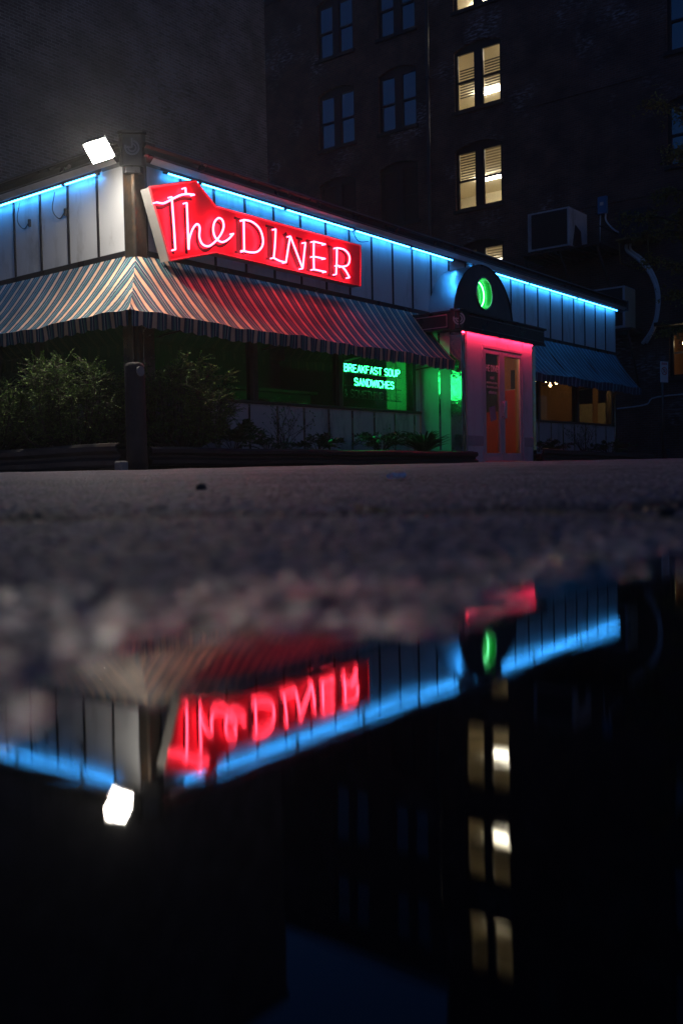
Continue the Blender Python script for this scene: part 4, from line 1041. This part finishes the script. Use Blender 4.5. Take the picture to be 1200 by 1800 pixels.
mound("full leafy plant under the green lettering, tinted green", (4.0, -0.58, 0.35), 0.46, 44, 24, 0.27, 0.065)
hosta("grassy arching plant against the green lit entrance side", (5.12, -0.58, 0.35), 0.40, 150, 25, 0.30, 0.018)
mound("dark leafy plant in the bed right of the door, nearest the entrance", (9.6, -0.5, 0.32), 0.5, 34, 26, 0.24, 0.06, "low leafy plants right of the door")
mound("dark leafy plant in the right bed, near the chrome end post", (12.6, -0.5, 0.32), 0.55, 36, 28, 0.26, 0.065, "low leafy plants right of the door")
def twiggy(label, c, h, seed, n=9, leaves=10, rad=0.006):
    r = random.Random(seed); base = Vector(c)
    root = thing("bare_shrub", label, "shrub", c)
    m = MB(c); lf = MB(c)
    def grow(p, d, l, rd, dep):
        pts = [p]; q_ = p.copy(); dd = d.copy()
        for k in range(4):
            dd = (dd + Vector((r.gauss(0, .16), r.gauss(0, .16), r.gauss(0.05, .1)))).normalized(); q_ = q_ + dd * l / 4; pts.append(q_.copy())
        m.tube([tuple(x) for x in pts], [rd, rd * .85, rd * .7, rd * .55, rd * .4], 4)
        if dep > 0:
            for k in (1, 2, 3, 4):
                if r.random() < 0.85:
                    nd = (dd + Vector((r.gauss(0, .6), r.gauss(0, .6), r.gauss(0.2, .35)))).normalized(); grow(pts[k], nd, l * 0.55, rd * 0.5, dep - 1)
        elif r.random() < leaves / 10:
            for k in range(3): leaf_quad(lf, q_, Vector((r.gauss(0, 1), r.gauss(0, 1), r.gauss(0, 1))), Vector((0, 0, 1)), 0.03, 0.018)
    for i in range(n):
        a = r.uniform(0, 2 * pi); grow(base, Vector((cos(a) * 0.35, sin(a) * 0.35, 1)).normalized(), h * r.uniform(0.5, 0.75), rad, 2)
    m.build("branches", "twig", root); lf.build("leaves", "leaf_yew", root)
twiggy("bare thin branched shrub against the lower panels in the front bed", (1.95, -0.5, 0.34), 0.62, 31)
twiggy("half bare leafy shrub rising in the middle of the right bed", (11.2, -0.5, 0.31), 0.7, 32, 12, 10)
twiggy("sprig of thin stems behind the plant under the green lettering", (4.55, -0.3, 0.34), 0.4, 33, 5, 4, 0.004)

# ------------------------------------------------------------------ litter, stone
p_ = (0.19, 3.34)
lx, ly = loc_of(*p_); zz = float(ground_z(*p_))
r = random.Random(5); m = MB((lx, ly, zz))
for i in range(7):
    a0 = r.uniform(0, 2 * pi); cx_, cy_ = r.uniform(-0.028, 0.028), r.uniform(-0.015, 0.015)
    pts = [(lx + cx_ + 0.02 * cos(a0 + t), ly + cy_ + 0.015 * sin(a0 + t), zz + 0.006 + 0.009 * (1 + sin(t * 1.5 + i)) * r.uniform(0.6, 1)) for t in [k * 0.6 for k in range(7)]]
    vs = []
    for k, p in enumerate(pts): vs += [p, (p[0] + 0.006, p[1], p[2] + 0.012 * r.uniform(0.4, 1))]
    m.add(vs, [(2 * k, 2 * k + 1, 2 * k + 3, 2 * k + 2) for k in range(len(pts) - 1)], 0, True)
tag(m.build("plastic_scrap", "plastic_clear"), "crumpled clear plastic scrap lying on the tarmac before the door", "litter")
for (X, Y, s, lab) in ((-0.355, 2.45, 0.013, "dark clod of dirt lying on the tarmac below the rails"), (0.42, 1.25, 0.010, "dark pebble on the tarmac near the yellow line")):
    lx, ly = loc_of(X, Y); zz = float(ground_z(X, Y)); m = MB((lx, ly, zz)); r = random.Random(int(X * 99))
    bmx = bmesh.new(); bmesh.ops.create_icosphere(bmx, subdivisions=2, radius=s)
    vs = [(lx + v.co.x * r.uniform(.8, 1.4), ly + v.co.y * r.uniform(.8, 1.4), zz + s * 0.5 + v.co.z * r.uniform(.6, .9)) for v in bmx.verts]
    m.add(vs, [tuple(v.index for v in f.verts) for f in bmx.faces]); bmx.free()
    tag(m.build("clod", "rubble"), lab, "clod")

# ------------------------------------------------------------------ sign post at the right
so = (14.4, -1.0, gz(14.4, -1.0) - 0.03)
sp_ = thing("parking_sign", "narrow white no parking sign on a slim black pole near the brick wall", "sign", so)
x, y, z0 = so; z0 += 0.03
m = MB(so); m.tube([(x, y, z0 - 0.05), (x, y, z0 + 2.42)], 0.028, 8); m.build("pole", "iron_dark", sp_)
# the plate faces the lot, a little turned
pa = Vector((0.93, -0.37, 0)); pn = Vector((-0.37, -0.93, 0))
def pp(a, b, c): return tuple(Vector((x, y, z0 + 2.14)) + pa * a + Vector((0, 0, b)) + pn * (0.045 + c))
m = MB(so); a_, b_ = 0.125, 0.235
vs = [pp(s * a_, t * b_, c) for c in (0, 0.006) for s, t in ((-1, -1), (1, -1), (1, 1), (-1, 1))]
m.add(vs, [(4, 5, 6, 7), (3, 2, 1, 0), (0, 1, 5, 4), (1, 2, 6, 5), (2, 3, 7, 6), (3, 0, 4, 7)]); m.build("plate", "sign_white", sp_)
m = MB(so)
for k in range(28):
    a0, a1 = 2 * pi * k / 28, 2 * pi * (k + 1) / 28
    m.add([pp(ra * cos(a), 0.02 + ra * sin(a), 0.0075) for a, ra in ((a0, 0.072), (a0, 0.092), (a1, 0.092), (a1, 0.072))], [(0, 1, 2, 3)])
m.add([pp(*q_, 0.0085) for q_ in ((-0.058, 0.064), (-0.046, 0.076), (0.058, -0.024), (0.046, -0.036))], [(0, 1, 2, 3)])
for zz in (0.165, 0.19): m.add([pp(a, b, 0.0075) for a, b in ((-0.09, zz), (0.09, zz), (0.09, zz + 0.016), (-0.09, zz + 0.016))], [(0, 1, 2, 3)])
m.build("red_marking", "sign_redpaint", sp_)
m = MB(so)
for q_ in (((-0.025, -0.03), (-0.01, -0.03), (-0.01, 0.07), (-0.025, 0.07)), ((-0.01, 0.055), (0.03, 0.055), (0.03, 0.07), (-0.01, 0.07)), ((-0.01, 0.01), (0.03, 0.01), (0.03, 0.024), (-0.01, 0.024)), ((0.018, 0.024), (0.032, 0.024), (0.032, 0.055), (0.018, 0.055))):
    m.add([pp(a, b, 0.0065) for a, b in q_], [(0, 1, 2, 3)])
m.build("black_letter", "clip_black", sp_)
lo_ = (14.78, -0.95, gz(14.78, -0.95))
m = MB(lo_); m.prism([(14.70, lo_[2] - 0.02), (14.95, lo_[2] - 0.02), (14.86, lo_[2] + 0.40), (14.66, lo_[2] + 0.40)], 'y', -1.0, -0.86)
tag(m.build("kerb_stone", "iron_dark", None, 0.02), "dark leaning block beside the foot of the parking sign", "block")

# ------------------------------------------------------------------ brick buildings
BX, BY = 24.37, 19.4      # inner corner of the two brick walls
def arch_top(b0, b1, z, rise, n=10): return [(b0 + (b1 - b0) * k / n, z + rise * (1 - (2 * k / n - 1) ** 2)) for k in range(n + 1)]
bw = thing("brick_building", "tall dark brick factory building with paired arched windows, some lit", "building", (BX, BY - 9, 0))
BO = (BX, BY - 9, 0)
SILL = [2.55, 6.2, 9.82, 13.47, 17.15]
WINS = []     # b0, b1, z0, z1, rise, type
for z in SILL[2:]:
    WINS += [(2.5, 4.38, z, z + 2.18, 0.22, 'sky' if z > 10 else 'boarded'), (5.58, 7.38, z, z + 2.18, 0.22, 'sky' if z > 10 else 'boarded')]  # lowest left one is unlit glass; board added against sky reflection
for z in SILL[1:]:
    WINS.append((9.06, 11.04, z, z + 2.18, 0.22, 'lit'))
for z in SILL[2:]:
    WINS.append((17.05, 18.95, z, z + 2.0, 0.22, 'sky'))
WINS += [(2.5, 4.38, 6.2, 8.38, 0.22, 'dark'), (5.58, 7.38, 6.2, 8.38, 0.22, 'dark')]
WINS.append((17.08, 19.2, 2.98, 4.5, 0.0, 'shop'))
BEND = 26.0
def wall_cells(x, b0, b1, z0, z1, holes, mb, th=0.3):
    bs = sorted({b0, b1, *[h[0] for h in holes], *[h[1] for h in holes]}); zs = sorted({z0, z1, *[h[2] for h in holes], *[h[3] + h[4] for h in holes]})
    for i in range(len(bs) - 1):
        for j in range(len(zs) - 1):
            bc, zc = (bs[i] + bs[i + 1]) / 2, (zs[j] + zs[j + 1]) / 2
            if any(h[0] < bc < h[1] and h[2] < zc < h[3] + h[4] for h in holes): continue
            mb.add([(x, BY - bs[i], zs[j]), (x, BY - bs[i + 1], zs[j]), (x, BY - bs[i + 1], zs[j + 1]), (x, BY - bs[i], zs[j + 1])], [(0, 3, 2, 1)])
    for h in holes:
        a, b, c, d, ri = h[:5]
        mb.add([(x, BY - a, c), (x + th, BY - a, c), (x + th, BY - a, d + ri), (x, BY - a, d + ri)], [(0, 1, 2, 3)])
        mb.add([(x, BY - b, c), (x + th, BY - b, c), (x + th, BY - b, d + ri), (x, BY - b, d + ri)], [(3, 2, 1, 0)])
        mb.add([(x, BY - a, c), (x, BY - b, c), (x + th, BY - b, c), (x + th, BY - a, c)], [(0, 1, 2, 3)])
        if ri > 0:
            ar = arch_top(a, b, d, ri)
            top = d + ri
            for k in range(len(ar) - 1):
                p, q_ = ar[k], ar[k + 1]
                mb.add([(x, BY - p[0], p[1]), (x, BY - q_[0], q_[1]), (x, BY - q_[0], top), (x, BY - p[0], top)], [(0, 3, 2, 1)])
                mb.add([(x, BY - p[0], p[1]), (x + th, BY - p[0], p[1]), (x + th, BY - q_[0], q_[1]), (x, BY - q_[0], q_[1])], [(0, 1, 2, 3)])
            # brick arch ring, standing a little proud
            for k in range(len(ar) - 1):
                p, q_ = ar[k], ar[k + 1]
                e = 0.22
                mb.add([(x - 0.03, BY - p[0], p[1]), (x - 0.03, BY - q_[0], q_[1]), (x - 0.03, BY - q_[0], q_[1] + e), (x - 0.03, BY - p[0], p[1] + e),
                        (x - 0.001, BY - p[0], p[1]), (x - 0.001, BY - q_[0], q_[1]), (x - 0.001, BY - q_[0], q_[1] + e), (x - 0.001, BY - p[0], p[1] + e)],
                       [(0, 3, 2, 1), (3, 7, 6, 2), (0, 1, 5, 4)])
m = MB(BO)
wall_cells(BX, -9.0, 8.1, -0.5, 20.24, [h for h in WINS if h[1] < 8.1], m)
wall_cells(BX, 8.1, BEND, -0.5, 24.5, [h for h in WINS if h[0] > 8.1], m)
m.add([(BX, BY - 8.1, 20.24), (BX + 6, BY - 8.1, 20.24), (BX + 6, BY - 8.1, 24.5), (BX, BY - 8.1, 24.5)], [(0, 1, 2, 3)])
m.add([(BX, BY - BEND, -0.5), (BX + 12, BY - BEND, -0.5), (BX + 12, BY - BEND, 24.5), (BX, BY - BEND, 24.5)], [(0, 1, 2, 3)])
m.build("wall", "brick_back", bw)
m = MB(BO); m.box(BX - 0.06, BX + 8, BY - 8.1, BY + 9, 20.24, 20.5); m.box(BX - 0.08, BX + 12, BY - BEND - 0.1, BY - 8.1, 24.5, 24.8); m.build("parapet", "stone_sill", bw, 0.02)
for z in (12.9, 9.0): MB(BO).box(BX - 0.03, BX - 0.002, BY - 16.6, BY - 12.2, z, z + 0.12).build("brick_course", "brick_back", bw)
def window(b0, b1, z0, z1, rise, typ):
    x = BX + 0.14; bm_ = (b0 + b1) / 2; fw = 0.07
    ar = arch_top(b0, b1, z1, rise) if rise else [(b0, z1), (b1, z1)]
    m = MB(BO)
    m.box(x - 0.05, x + 0.05, BY - b0, BY - b0 - fw, z0, z1); m.box(x - 0.05, x + 0.05, BY - b1 + fw, BY - b1, z0, z1)
    if typ != 'shop': m.box(x - 0.06, x + 0.06, BY - bm_ + 0.15, BY - bm_ - 0.15, z0, z1)
    m.box(x - 0.055, x + 0.055, BY - b0 - fw, BY - b1 + fw, z0, z0 + fw)
    hd = [(BY - p[0], p[1]) for p in ar] + [(BY - b1, z1 - 0.10), (BY - b0, z1 - 0.10)]
    if rise: m.prism(hd, 'x', x - 0.045, x + 0.045)
    zm = z0 + (z1 - z0) * 0.49
    for a, b in ((b0 + fw, bm_ - 0.15), (bm_ + 0.15, b1 - fw)):
        if typ != 'shop': m.box(x - 0.04, x + 0.04, BY - a, BY - b, zm - 0.035, zm + 0.035)
        m.box(x - 0.035, x + 0.035, BY - a, BY - a - 0.04, z0 + fw, z1 - 0.1); m.box(x - 0.035, x + 0.035, BY - b + 0.04, BY - b, z0 + fw, z1 - 0.1)
    f = m.build("window", "frame_black", bw, label={'lit': "black framed window with a lit room behind", 'boarded': "dark window closed off by a board"}.get(typ))
    m = MB(BO); m.box(BX - 0.08, BX + 0.1, BY - b0 + 0.08, BY - b1 - 0.08, z0 - 0.14, z0 - 0.002); m.build("sill", "stone_sill", f, 0.01)
    if typ == 'boarded':
        m = MB(BO); m.box(x, x + 0.03, BY - b0 - fw, BY - b1 + fw, z0 + fw, z1 - 0.1); m.build("board", "interior_dark", f)
        return
    m = MB(BO)
    pz = [(b0 + fw + 0.04, bm_ - 0.19), (bm_ + 0.19, b1 - fw - 0.04)] if typ != 'shop' else [(b0 + fw, b1 - fw)]
    for a, b in pz:
        if typ == 'shop': m.add([(x, BY - a, z0 + fw), (x, BY - b, z0 + fw), (x, BY - b, z1), (x, BY - a, z1)], [(0, 3, 2, 1)])
        else:
            for k, (za, zb) in enumerate(((z0 + fw, zm - 0.035), (zm + 0.035, z1 - 0.1))):
                xx = x + 0.02 - 0.02 * k
                m.add([(xx, BY - a, za), (xx, BY - b, za), (xx, BY - b, zb), (xx, BY - a, zb)], [(0, 3, 2, 1)])
    m.build("pane", "glass_building" if typ in ('sky', 'dark') else "glass_lit", f)
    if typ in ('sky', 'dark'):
        m = MB(BO); m.box(x + 0.2, x + 0.22, BY - b0, BY - b1, z0, z1 + rise); m.build("dark_room_sheet", "unlit_black" , f)  # near-black sheet stands in for the darkness of an unlit room
    return f
rooms = []
for h in WINS:
    f = window(*h)
    b0, b1, z0, z1, rise, typ = h
    if typ == 'lit':
        m = MB(BO); y0, y1, zf, zc, x0, x1 = BY - b0 + 0.8, BY - b1 - 1.0, z0 - 0.75, z1 + 0.62, BX + 0.36, BX + 7.5
        v8 = [(x0, y0, zf), (x1, y0, zf), (x1, y1, zf), (x0, y1, zf), (x0, y0, zc), (x1, y0, zc), (x1, y1, zc), (x0, y1, zc)]
        y00 = BY - 4.2
        v8[1] = (x1, y00, zf); v8[5] = (x1, y00, zc)
        m.add(v8, [(0, 1, 2, 3)], 1); m.add(v8, [(4, 7, 6, 5), (0, 4, 5, 1), (1, 5, 6, 2), (2, 6, 7, 3)], 0)
        rm = m.build("room", ["room_cream", "room_floor"], bw)
        for (dx, bb) in ((5.3, 7.55), (2.2, 11.2)):  # second fixture stands out of view, added to brighten the room
            m = MB(BO); m.box(BX + dx - 0.1, BX + dx + 0.1, BY - bb + 0.6, BY - bb - 0.6, zc - 0.14, zc - 0.06); m.build("ceiling_light", "fluorescent", rm)
        z = z0
        spans = {13.47: [(9.16, 9.86, 14.05, 15.05, 'slat_dark'), (10.22, 10.94, 14.25, 15.15, 'slat_dark')], 9.82: [(9.14, 9.86, 11.05, 12.0, 'slat_dark'), (10.22, 10.94, 10.92, 12.0, 'slat')], 6.2: [(9.14, 9.86, 6.4, 8.4, 'slat'), (10.22, 10.94, 6.4, 8.4, 'slat')], 17.15: [(9.16, 9.86, 18.0, 19.3, 'slat')]}[z0]
        for a, b, za, zb, mt in spans:
            m = MB(BO); k = za
            while k < zb:
                xx = BX + 0.24
                m.add([(xx, BY - a, k), (xx, BY - b, k), (xx + 0.05, BY - b, k - 0.03), (xx + 0.05, BY - a, k - 0.03)], [(0, 1, 2, 3)]); k += 0.10
            m.build("blind", mt, f)
    if typ == 'shop':
        m = MB(BO); x0, x1, y0, y1, zf, zc = BX + 0.36, BX + 4, BY - 16.6, BY - 21, 2.2, 4.9
        v8 = [(x0, y0, zf), (x1, y0, zf), (x1, y1, zf), (x0, y1, zf), (x0, y0, zc), (x1, y0, zc), (x1, y1, zc), (x0, y1, zc)]
        m.add(v8, [(0, 1, 2, 3), (4, 7, 6, 5), (0, 4, 5, 1), (1, 5, 6, 2), (2, 6, 7, 3)]); rm = m.build("room", "interior_tan", bw)
        m = MB(BO); m.box(BX + 0.5, BX + 0.56, y0, y1, 3.78, 3.84); m.build("shelf", "blind_cream", rm)
        for bb, zz in ((17.36, 4.12), (17.56, 4.10), (17.9, 4.15)):
            MB(BO).lathe([(0.01, -0.05), (0.04, -0.03), (0.045, 0), (0.03, 0.04), (0.012, 0.07)], (BX + 0.6, BY - bb, zz), 10).build("bulb", "bulb_warm", rm)
# left wall
lw = thing("brick_building", "huge windowless weathered brick wall rising behind the floodlight", "building", (5, 11.3, 0))
LO = (5, 11.3, 0)
m = MB(LO); m.box(-30, 14.9, 11.3, 20.0, -0.5, 16.3); m.build("wall", "brick_left", lw)
m = MB(LO); m.box(-30.1, 14.96, 11.24, 20.1, 16.3, 16.5); m.build("parapet", "stone_sill", lw)
# building across the street (closes the lot behind the photographer)
def W0(X, Y): return loc_of(X, Y)
fo = loc_of(0, -34)
fb = thing("brick_building", "long low brick building across the street", "building", (fo[0], fo[1], 0))
me_ = MB((0, 0, 0))
me_.box(-60, 60, -8, 0, -0.5, 4.2)
o_ = me_.build("wall", "brick_far", fb); o_.rotation_euler = (0, 0, -ROT)
me_ = MB((0, 0, 0)); me_.box(-60.2, 60.2, -8.2, 0.2, 4.2, 4.4); o_ = me_.build("parapet", "stone_sill", fb); o_.rotation_euler = (0, 0, -ROT)

rb = loc_of(21, 13)
rbd = thing("brick_building", "dark brick building closing the lot on the sign post's side", "building", (rb[0], rb[1], 0))
me_ = MB((0, 0, 0)); me_.box(-6, 6, -8, 8, -0.5, 8.0); o_ = me_.build("wall", "brick_far", rbd); o_.rotation_euler = (0, 0, -ROT)
me_ = MB((0, 0, 0)); me_.box(-6.15, 6.15, -8.15, 8.15, 8.0, 8.25); o_ = me_.build("parapet", "stone_sill", rbd); o_.rotation_euler = (0, 0, -ROT)
# drain pipe
dpo = (BX - 0.1, BY - 7.95, 0)
m = MB(dpo); m.tube([(BX - 0.1, BY - 7.95, 0.0), (BX - 0.1, BY - 7.95, 20.2)], 0.07, 10)
for z in (3, 7, 11, 15, 19): m.box(BX - 0.19, BX, BY - 8.05, BY - 7.85, z, z + 0.06)
tag(m.build("drain_pipe", "pipe_dark"), "dark drain pipe running up the brick building beside the lit windows", "pipe")

# ------------------------------------------------------------------ air conditioners and cables on the back wall
def bp_(o, b, z): return (BX - o, BY - b, z)
def ac(label, o0, o1, b0, b1, z0, z1, case, grille, side=None, vert=False):
    oo = bp_(o0, b0, z0)
    root = thing("air_conditioner", label, "air conditioner", oo, "air conditioners on the brick building")
    m = MB(oo); m.box(BX - o1, BX - o0, BY - b1, BY - b0, z0, z1); m.build("casing", case, root, 0.02)
    m = MB(oo)
    e = 0.12
    m.box(BX - o1 - 0.012, BX - o1 - 0.002, BY - b1 + e * 0.6, BY - b0 - e * 1.2, z0 + e * 0.6, z1 - e * 0.5)
    if vert:
        k = b0 + 0.1
        while k < b1 - 0.08: m.box(BX - o1 - 0.03, BX - o1 - 0.012, BY - k, BY - k - 0.03, z0 + 0.08, z1 - 0.06); k += 0.09
    else:
        k = z0 + 0.14
        while k < z1 - 0.1: m.box(BX - o1 - 0.026, BX - o1 - 0.012, BY - b1 + 0.08, BY - b0 - 0.15, k, k + 0.02); k += 0.07
    m.build("grille", grille, root)
    if side:
        m = MB(oo); m.box(BX - o1 + 0.02, BX - o0, BY - b1 - 0.012, BY - b1 - 0.002, z0 + 0.03, z1 - 0.03); m.build("side_panel", side, root)
    return root
a1 = ac("large boxy air conditioner with pale frame on an iron platform", 0.05, 1.5, 12.78, 14.3, 7.45, 8.74, "ac_case", "ac_grille")
oo = bp_(0.05, 12.78, 7.45)
m = MB(oo); m.prism([(BX - 1.25, 7.5), (BX - 0.55, 7.5), (BX - 0.65, 8.05), (BX - 1.05, 8.2)], 'y', BY - 14.33, BY - 14.302); m.build("fan_opening", "ac_grille", a1)
ac("dark ribbed air conditioner half hidden by the tree's leaves", 0.1, 1.0, 15.80, 16.75, 7.52, 8.4, "ac_grille", "pipe_dark", None, True)
ac("cream sided air conditioner low behind the diner's far roof end", 0.1, 1.0, 14.7, 15.98, 4.62, 5.98, "ac_case", "ac_grille", "ac_cream")
oo = bp_(0.8, 14, 7.2)
pt = thing("iron_platform", "dark iron platform with braces carrying the large air conditioner", "platform", oo)
m = MB(oo); m.box(BX - 1.65, BX, BY - 15.4, BY - 12.6, 7.30, 7.36)
for k in range(12): m.box(BX - 1.66, BX, BY - 12.65 - k * 0.245, BY - 12.69 - k * 0.245, 7.22, 7.30)
m.build("deck", "iron_dark", pt)
for b in (12.7, 14.0, 15.3):
    MB(oo).tube([bp_(1.6, b, 7.25), bp_(0.02, b, 5.4)], 0.045, 6).build("brace", "iron_dark", pt)
m = MB(oo)
m.tube([bp_(1.6, 15.38, 7.36), bp_(1.6, 15.38, 7.9)], 0.02, 6); m.tube([bp_(0.1, 15.38, 7.9), bp_(1.6, 15.38, 7.9)], 0.02, 6); m.build("railing", "iron_dark", pt)
oo = bp_(0.5, 16.3, 7.4)
pt2 = thing("wooden_shelf", "small wooden shelf with brackets under the dark ribbed air conditioner", "shelf", oo)
m = MB(oo); m.box(BX - 1.05, BX, BY - 16.85, BY - 15.7, 7.44, 7.50); m.build("board", "wood_pale", pt2)
for b in (15.8, 16.75): MB(oo).tube([bp_(1.0, b, 7.43), bp_(0.9, b, 6.75), bp_(0.02, b, 6.75)], 0.02, 6).build("bracket", "wood_pale", pt2)
oo = bp_(0.6, 15.3, 4.5)
pt3 = thing("iron_platform", "dark iron bracket shelf under the cream sided air conditioner", "platform", oo)
m = MB(oo); m.box(BX - 1.15, BX, BY - 16.25, BY - 14.5, 4.50, 4.58); m.build("deck", "iron_dark", pt3)
for b in (14.7, 16.1): MB(oo).tube([bp_(1.1, b, 4.5), bp_(0.02, b, 2.6)], 0.04, 6).build("brace", "iron_dark", pt3)
oo = bp_(0.1, 14.87, 8.9)
eb = thing("switch_box", "small blue electrical box on the brick wall above the cables", "electrical box", oo)
m = MB(oo); m.box(BX - 0.16, BX - 0.002, BY - 15.03, BY - 14.72, 8.66, 9.24); m.build("case", "box_blue", eb, 0.012)
m = MB(oo); m.box(BX - 0.168, BX - 0.162, BY - 14.93, BY - 14.81, 8.93, 9.04); m.build("label_plate", "sign_white", eb)
m = MB(oo); m.tube(smooth_path([bp_(0.06, 14.97, 8.66), bp_(0.06, 14.98, 8.42), bp_(0.2, 15.3, 8.05), bp_(0.5, 15.75, 7.75)]), 0.03, 7); m.tube([bp_(0.05, 14.78, 8.66), bp_(0.05, 14.72, 7.4)], 0.02, 6); m.build("conduit", "hose_grey", eb)
for dx, rr, lab in ((0.0, 0.062, "thicker pale insulated pipe looping down the brick wall"), (0.13, 0.045, "thinner pale pipe looping beside the thicker one on the brick wall")):
    pth = [bp_(0.4, 15.82 + dx, 7.45), bp_(0.42, 15.86 + dx, 7.2), bp_(0.42, 16.25 + dx, 6.85), bp_(0.42, 16.62 + dx * .7, 6.35), bp_(0.42, 16.83 + dx * .5, 5.75), bp_(0.42, 16.83 + dx * .4, 5.1), bp_(0.4, 16.66 + dx * .5, 4.55), bp_(0.3, 16.3 + dx, 4.12)]
    m = MB(pth[0]); m.tube(smooth_path(pth), rr, 8); tag(m.build("insulated_pipe", "hose_grey"), lab, "pipe", "insulated pipes")
m = MB(bp_(0.05, 15, 2.2)); m.tube(smooth_path([bp_(0.05, 14.2, 2.0), bp_(0.05, 16.2, 2.1), bp_(0.05, 16.7, 2.35), bp_(0.05, 19, 2.4)]), 0.025, 6)
tag(m.build("wall_cable", "hose_grey"), "thin pale cable running along the lower brick wall", "cable")
m = MB(bp_(0.2, 18, 4.7)); m.box(BX - 0.5, BX, BY - 20, BY - 16.75, 4.62, 4.74); tag(m.build("window_hood", "iron_dark", None, 0.01), "dark metal hood over the lit ground floor window", "hood")

# ------------------------------------------------------------------ tree at the right
def tree():
    tb = loc_of(9.9, 24.5); o = (tb[0], tb[1], 0.0); r = random.Random(42)
    root = thing("tree", "dim yellowish tree spreading in from the right before the brick wall", "tree", o)
    tr = MB(o); fo = MB(o)
    base = Vector(o); cdir = Vector((0, 0, 1))
    tr.tube([tuple(base), tuple(base + Vector((0.05, 0.05, 1.6))), tuple(base + Vector((0.0, 0.15, 3.4))), tuple(base + Vector((0.1, 0.2, 6.5)))], [0.2, 0.16, 0.13, 0.05], 10)
    # world -x is towards the middle of the lot
    lx = Vector((-ux, uy, 0))    # local direction of world -x
    for i in range(40):
        a = r.uniform(0, 2 * pi); z = 3.2 + 5.6 * r.random()
        reach = (2.5 - abs(z - 6.0) * 0.3) * r.uniform(0.55, 1.05)
        d = Vector((cos(a), sin(a), 0)); 
        reach *= 1.0 + 0.25 * d.dot(lx)
        p0 = base + Vector((0, 0.15, z - 0.7)); p3 = base + d * reach + Vector((0, 0, z + r.uniform(-0.2, 0.35)))
        path = smooth_path([p0, p0.lerp(p3, 0.4) + Vector((0, 0, 0.25)), p0.lerp(p3, 0.75) + Vector((0, 0, 0.2)), p3], 4)
        tr.tube([tuple(p) for p in path], [0.05 * (1 - 0.85 * k / (len(path) - 1)) for k in range(len(path))], 5)
        for p in path[3:]:
            for j in range(3):
                dd = (d + Vector((r.gauss(0, .7), r.gauss(0, .7), r.gauss(-0.1, .35)))).normalized(); e = p + dd * r.uniform(0.25, 0.6)
                tr.tube([tuple(p), tuple(e)], [0.01, 0.004], 3, 0, False)
                for q_ in range(16):
                    pp_ = p.lerp(e, r.uniform(0.2, 1.05)) + Vector((r.gauss(0, .07), r.gauss(0, .07), r.gauss(0, .05)))
                    leaf_quad(fo, pp_, Vector((r.gauss(0, 1), r.gauss(0, 1), r.gauss(-0.4, .5))), Vector((r.gauss(0, .5), r.gauss(0, .5), 1)), r.uniform(0.07, 0.12), 0.045)
    tr.build("trunk", "bark", root); fo.build("crown", "leaf_tree", root)
tree()

# ------------------------------------------------------------------ thin volume added for a soft glow round the lamps
GLOW_DENSITY = 0.0016
bmh = bmesh.new(); bmesh.ops.create_cube(bmh, size=1.0)
for v in bmh.verts: v.co = Vector((v.co.x * 150, v.co.y * 110 + 12, 13.5 + v.co.z * 30.0))
meh = bpy.data.meshes.new("bloom_haze"); bmh.to_mesh(meh); bmh.free()
mh = bpy.data.materials.new("bloom_veil"); mh.use_nodes = True
th = mh.node_tree; th.nodes.remove(th.nodes["Principled BSDF"])
pv = th.nodes.new("ShaderNodeVolumePrincipled"); pv.inputs["Color"].default_value = (0.9, 0.9, 0.9, 1); pv.inputs["Density"].default_value = GLOW_DENSITY; pv.inputs["Anisotropy"].default_value = 0.6
th.links.new(pv.outputs[0], th.nodes["Material Output"].inputs["Volume"])
meh.materials.append(mh)
oh = bpy.data.objects.new("bloom_haze", meh); COL.objects.link(oh)
oh["kind"] = "stuff"; oh["label"] = "thin added veil of air giving the lamps a soft glow"
